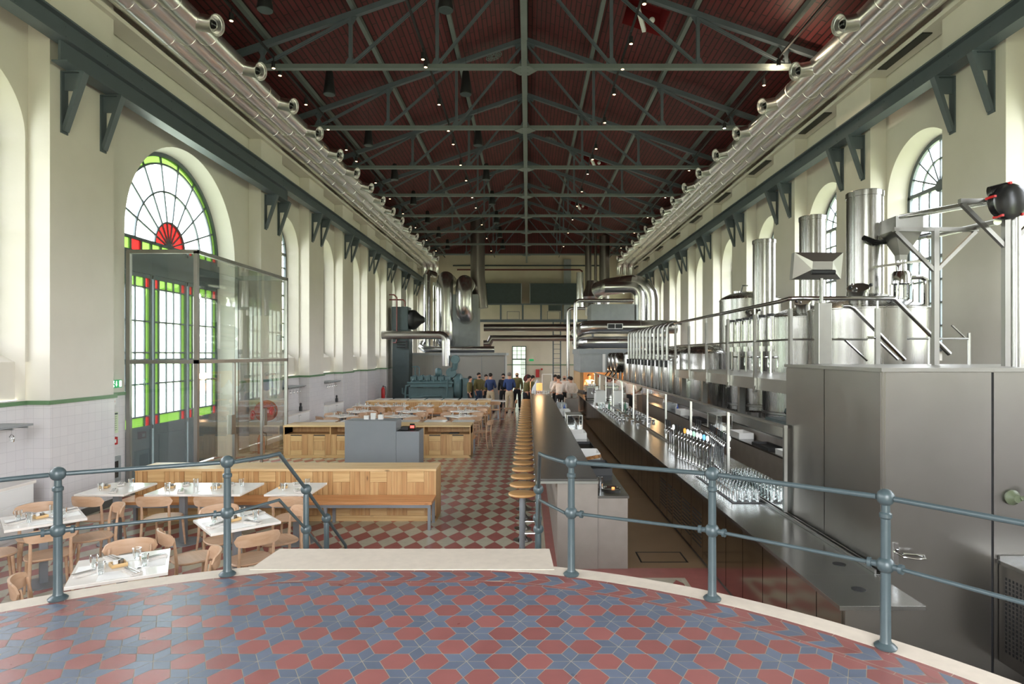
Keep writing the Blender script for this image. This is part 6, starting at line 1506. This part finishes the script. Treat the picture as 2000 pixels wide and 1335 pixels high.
for i, y in enumerate((23.6,24.7,25.8)):
    r = thing('horizontal_tank', 'round-ended horizontal tank above the screen, %s of three' % ('nearest','middle','farthest')[i], 'tank', (0,0,0), 0, 'horizontal tanks beside the kitchen')
    b = MB(); b.lathe([(0,3.36),(.2,3.375),(.34,3.42),(.39,3.48),(.395,3.52),(.395,3.7)], (0,y,2.28), 30, 'x'); b.build('shell', M['tank'], r)
    b = MB(); b.cyl((3.6,y-.2,0),(3.6,y-.2,1.94),.03,n=8); b.cyl((3.6,y+.2,0),(3.6,y+.2,1.94),.03,n=8); b.build('stand', M['satin'], r)
    b = MB(); b.tube([(3.3,y-.1,1.2),(3.2,y-.1,1.5),(3.3,y,1.7),(3.45,y,1.9)],.025,8); b.build('outlet', M['chrome'], r)
# sack and frame at the far end of the bar
b = MB(); b.lathe([(0,0),(.22,0),(.25,.1),(.2,.3),(.08,.5),(.02,.62),(0,.64)], (.4,25.85,.901), 14); tag(b.build('white_sack', mat('pale_sack', C(190,194,200), .6)), 'pale pointed sack cover on the far counter past the bar', 'cover')
b = MB(); b.box(.1,.8,25.6,26.1,0,.9); tag(b.build('far_counter', M['barside'], smooth=0), 'pale counter beyond the end of the bar', 'counter')
b = MB(); frame_rect(b, .62, 1.0, .94, 1.75, 25.55, .03, .04); b.box(.59,.62,25.51,25.55,0,.91); b.box(1.0,1.03,25.51,25.55,0,.91); tag(b.build('display_stand', M['white'], smooth=0), 'thin white upright frame beyond the end of the bar', 'frame')
b = MB(); b.lathe([(0,-.1),(.3,-.1),(.3,.1),(0,.1)], (-.0,40.8,.95), 20, 'y'); tag(b.build('far_hose_reel', M['darkred']), 'dark red round hose reel before the far wall', 'hose reel')
# ------------------------------------------------------------------ people
SK = []
def skinned(name, parent, m, verts, edges, radii, root=0, sub=1):
    me = bpy.data.meshes.new(name); me.from_pydata(verts, edges, []); o = bpy.data.objects.new(name, me); COL.objects.link(o); me.materials.append(m)
    if parent is not None: o.parent = parent
    me.skin_vertices.new() if hasattr(me.skin_vertices, 'new') else None
    mod = o.modifiers.new('skin', 'SKIN'); mod.use_smooth_shade = True
    o.modifiers.new('subdiv', 'SUBSURF').levels = sub; o.modifiers[-1].render_levels = sub
    SK.append((o, radii, root)); return o
def person(x, y, face, lab, shirt, trousers, hair, h=1.75, lean=0.0, arms='down', beard=False, apron=False):
    k = h/1.75; root = thing('person', lab, 'person', (x,y,0), face-pi/2)         # local +y is forward
    def lz(z): return z*k
    def P(px, py, pz):      # leaning about the hips
        if pz > .95: a = lean; dz = pz-.95; py2 = py*cos(a)+dz*sin(a); pz = .95+dz*cos(a)-py*sin(a); py = py2
        return (px*k, py*k, pz*k)
    V = [P(0,0,.95)]; R = [.13]; E = []
    def chain(start, pts, rr):
        i = start
        for p, r_ in zip(pts, rr): V.append(P(*p)); R.append(r_); E.append((i, len(V)-1)); i = len(V)-1
        return i
    ch = chain(0, [(0,.0,1.1),(0,-.01,1.28),(0,-.01,1.40)], [.115,.135,.10])
    nk = chain(ch, [(0,0,1.49),(0,.02,1.56),(0,.03,1.64),(0,.02,1.70)], [.052,.068,.088,.062])
    hand = []
    for s in (-1,1):
        if arms == 'down': A = [(s*.17,-.01,1.40),(s*.22,-.03,1.14),(s*.22,.05,.90),(s*.21,.08,.83)]
        elif arms == 'front': A = [(s*.17,-.01,1.40),(s*.24,-.0,1.15),(s*.12,.25,1.12),(s*.06,.32,1.12)]
        elif arms == 'back': A = [(s*.17,-.01,1.40),(s*.25,-.1,1.15),(s*.12,-.16,.98),(s*.04,-.17,.95)]
        else: A = [(s*.17,-.01,1.40),(s*.23,.16,1.18),(s*.2,.38,1.08),(s*.19,.46,1.06)]
        e = chain(ch, A, [.062,.045,.030,.034]); d = Vector(A[3])-Vector(A[2]); d.normalize(); sd = d.cross(Vector((0,0,1))) if abs(d.z) < .8 else Vector((0,1,0)); sd.normalize()
        for q in range(5):
            off = sd*((q-1.5)*.018) if q < 4 else sd*-.045; ln = (.075,.085,.08,.065,.04)[q]; p0 = Vector(A[3])+off+d*.02; p1 = p0+d*ln*.55; p2 = p0+d*ln+Vector((0,-.01,-.01))
            chain(e, [tuple(p0), tuple(p1), tuple(p2)], [.010,.008,.007])
    st = .09
    for s in (-1,1): chain(0, [(s*.10,0,.88),(s*.11,.02+.02*s,.50),(s*.11,0+.04*s,.10),(s*.12,.1+.04*s,.035)], [.085,.055,.038,.035])
    skinned('body', root, M['skin'], V, E, [r_*k for r_ in R])
    # clothes
    def cl(name, m, segs, extra):
        V2 = []; E2 = []; R2 = []; idx = {}
        for a, b_, ra, rb in segs:
            for p, r_ in ((a, ra), (b_, rb)):
                if p not in idx: idx[p] = len(V2); V2.append(P(*p)); R2.append((r_+extra)*k)
            E2.append((idx[a], idx[b_]))
        skinned(name, root, m, V2, E2, R2)
    seg = [((0,0,.93),(0,0,1.1),.15,.14),((0,0,1.1),(0,-.01,1.28),.14,.155),((0,-.01,1.28),(0,-.01,1.41),.155,.11),((0,-.01,1.41),(0,0,1.47),.11,.06)]
    for s in (-1,1):
        if arms == 'down': A = [(s*.17,-.01,1.40),(s*.22,-.03,1.14),(s*.22,.04,.93)]
        elif arms == 'front': A = [(s*.17,-.01,1.40),(s*.24,-.0,1.15),(s*.13,.22,1.12)]
        elif arms == 'back': A = [(s*.17,-.01,1.40),(s*.25,-.1,1.15),(s*.14,-.155,1.0)]
        else: A = [(s*.17,-.01,1.40),(s*.23,.16,1.18),(s*.205,.34,1.09)]
        seg += [((0,-.01,1.41),A[0],.11,.068),(A[0],A[1],.068,.052),(A[1],A[2],.052,.042)]
    cl('shirt', M[shirt], seg, .012)
    seg = [((0,0,1.0),(0,0,.93),.13,.14)]
    for s in (-1,1): seg += [((0,0,.93),(s*.10,0,.85),.14,.09),((s*.10,0,.85),(s*.11,.02+.02*s,.50),.09,.065),((s*.11,.02+.02*s,.50),(s*.11,.04*s,.09),.065,.055)]
    cl('trousers', M[trousers], seg, .012)
    for s in (-1,1): q = MB(); c = P(s*.115,.06+.04*s,.04); q.sph(c,.055*k,12,.85,2.2,.75); q.build('shoe', M['dark_cloth'], root)
    if hair: q = MB(); c = P(0,-.012,1.678); q.sph(c,.094*k,14,.97,1.05,.95); q.xf(Matrix.Identity(4)); o = q.build('hair', M[hair], root)
    q = MB(); c = P(0,.125,1.615); q.sph(c,.014*k,8,1,1.4,1.5); q.build('nose', M['skin'], root)
    for s in (-1,1): q = MB(); q.sph(P(s*.032,.108,1.64),.010*k,8); q.build('eye', M['dark_cloth'], root)
    q = MB(); q.sph(P(0,.112,1.575),.012*k,8,2.2,.6,.5); q.build('mouth', mat('lip', C(150,84,78), .6, var=0) if 'lipm' not in M else M['lipm'], root)
    for s in (-1,1): q = MB(); q.sph(P(s*.09,.01,1.62),.02*k,8,.5,1,1.5); q.build('ear', M['skin'], root)
    if beard: q = MB(); q.sph(P(0,.06,1.565),.062*k,12,1,1,.8); q.build('beard', M['hair_dark'], root)
    if apron: q = MB(); q.prism([(-.17*k,.5*k),(.17*k,.5*k),(.15*k,1.0*k),(.1*k,1.3*k),(-.1*k,1.3*k),(-.15*k,1.0*k)],.155*k,.165*k,'y'); q.build('apron', M['dark_cloth'], root)
M['lipm'] = mat('lip', C(150,84,78), .6, var=0)
N_, S_, E_, W_2 = pi/2, -pi/2, 0, pi
person(-2.62,27.2,-.1,'woman in an olive shirt and dark apron at the left end of the standing group','olive','dark_cloth','hair_dark',1.62,.03,'down',apron=True)
person(-2.25,27.6,-.9,'bearded man in an olive shirt and jeans, second from left in the group','olive','jeans','hair_dark',1.76,.03,'down',beard=True)
person(-1.95,28.2,-1.2,'person in olive half hidden behind the man in the navy shirt','olive','dark_cloth','hair_dark',1.66)
person(-1.68,27.1,1.25,'man in a navy shirt and beige trousers seen from behind','navy','chino','hair_dark',1.76,.02,'front')
person(-1.15,28.3,-1.7,'bearded person in dark clothes facing the camera between the two men in blue','dark_cloth','dark_cloth','hair_dark',1.7,beard=True)
person(-.82,26.8,1.45,'man in a blue blazer and beige trousers seen from behind','blazer','chino','hair_grey',1.80,.0,'front')
person(-.50,28.2,-1.8,'bald bearded man in olive behind the blazer','olive','dark_cloth',None,1.80,beard=True)
person(-.10,26.6,.5,'person in an olive shirt and dark trousers leaning towards the bar end','olive','dark_cloth','hair_dark',1.70,.25,'reach')
person(.10,27.3,.3,'person in olive and dark apron behind the leaning one, at the bar end','olive','dark_cloth','hair_dark',1.66,.2,'reach',apron=True)
person(1.15,26.3,-.9,'waiter in a white shirt at the left of the staff group','shirt_white','dark_cloth','hair_dark',1.72,.1,'front')
person(1.30,25.0,1.9,'waiter in a white shirt seen from behind, largest of the staff group','shirt_white','dark_cloth','hair_dark',1.74,.12,'reach')
person(1.62,26.6,-1.9,'bald waiter in a white shirt facing the camera','shirt_white','dark_cloth',None,1.72,beard=True)
person(1.84,25.5,1.75,'waiter in a white shirt with hands clasped behind the back','shirt_white','dark_cloth','hair_dark',1.66,.12,'back')
person(1.9,26.95,2.2,'person in a pale shirt at the right of the staff group','shirt_white','dark_cloth','hair_dark',1.62,.1,'front')
person(2.95,29.2,-1.5,'cook in white inside the lit kitchen opening','shirt_white','dark_cloth','hair_dark',1.66,.15,'front')
dg = None
for o, radii, rt in SK:
    sv = o.data.skin_vertices[0].data
    for i, r_ in enumerate(radii): sv[i].radius = (r_, r_)
    sv[rt].use_root = True

def lamp(x, y, z, e, r, col=(1,.62,.3)):
    l = bpy.data.lights.new('warm_lamp_light', 'POINT'); l.energy = e; l.color = col; l.shadow_soft_size = r; o = bpy.data.objects.new('warm_lamp_light', l); COL.objects.link(o); o.location = (x, y, z)
lamp(3.2, 28.6, 1.6, 60, .1); lamp(4.2, 28.6, 1.6, 60, .1); lamp(.45, 23.9, 1.75, 12, .15); lamp(5.5, 13.25, 8.85, 25, .05, (1,.8,.55))
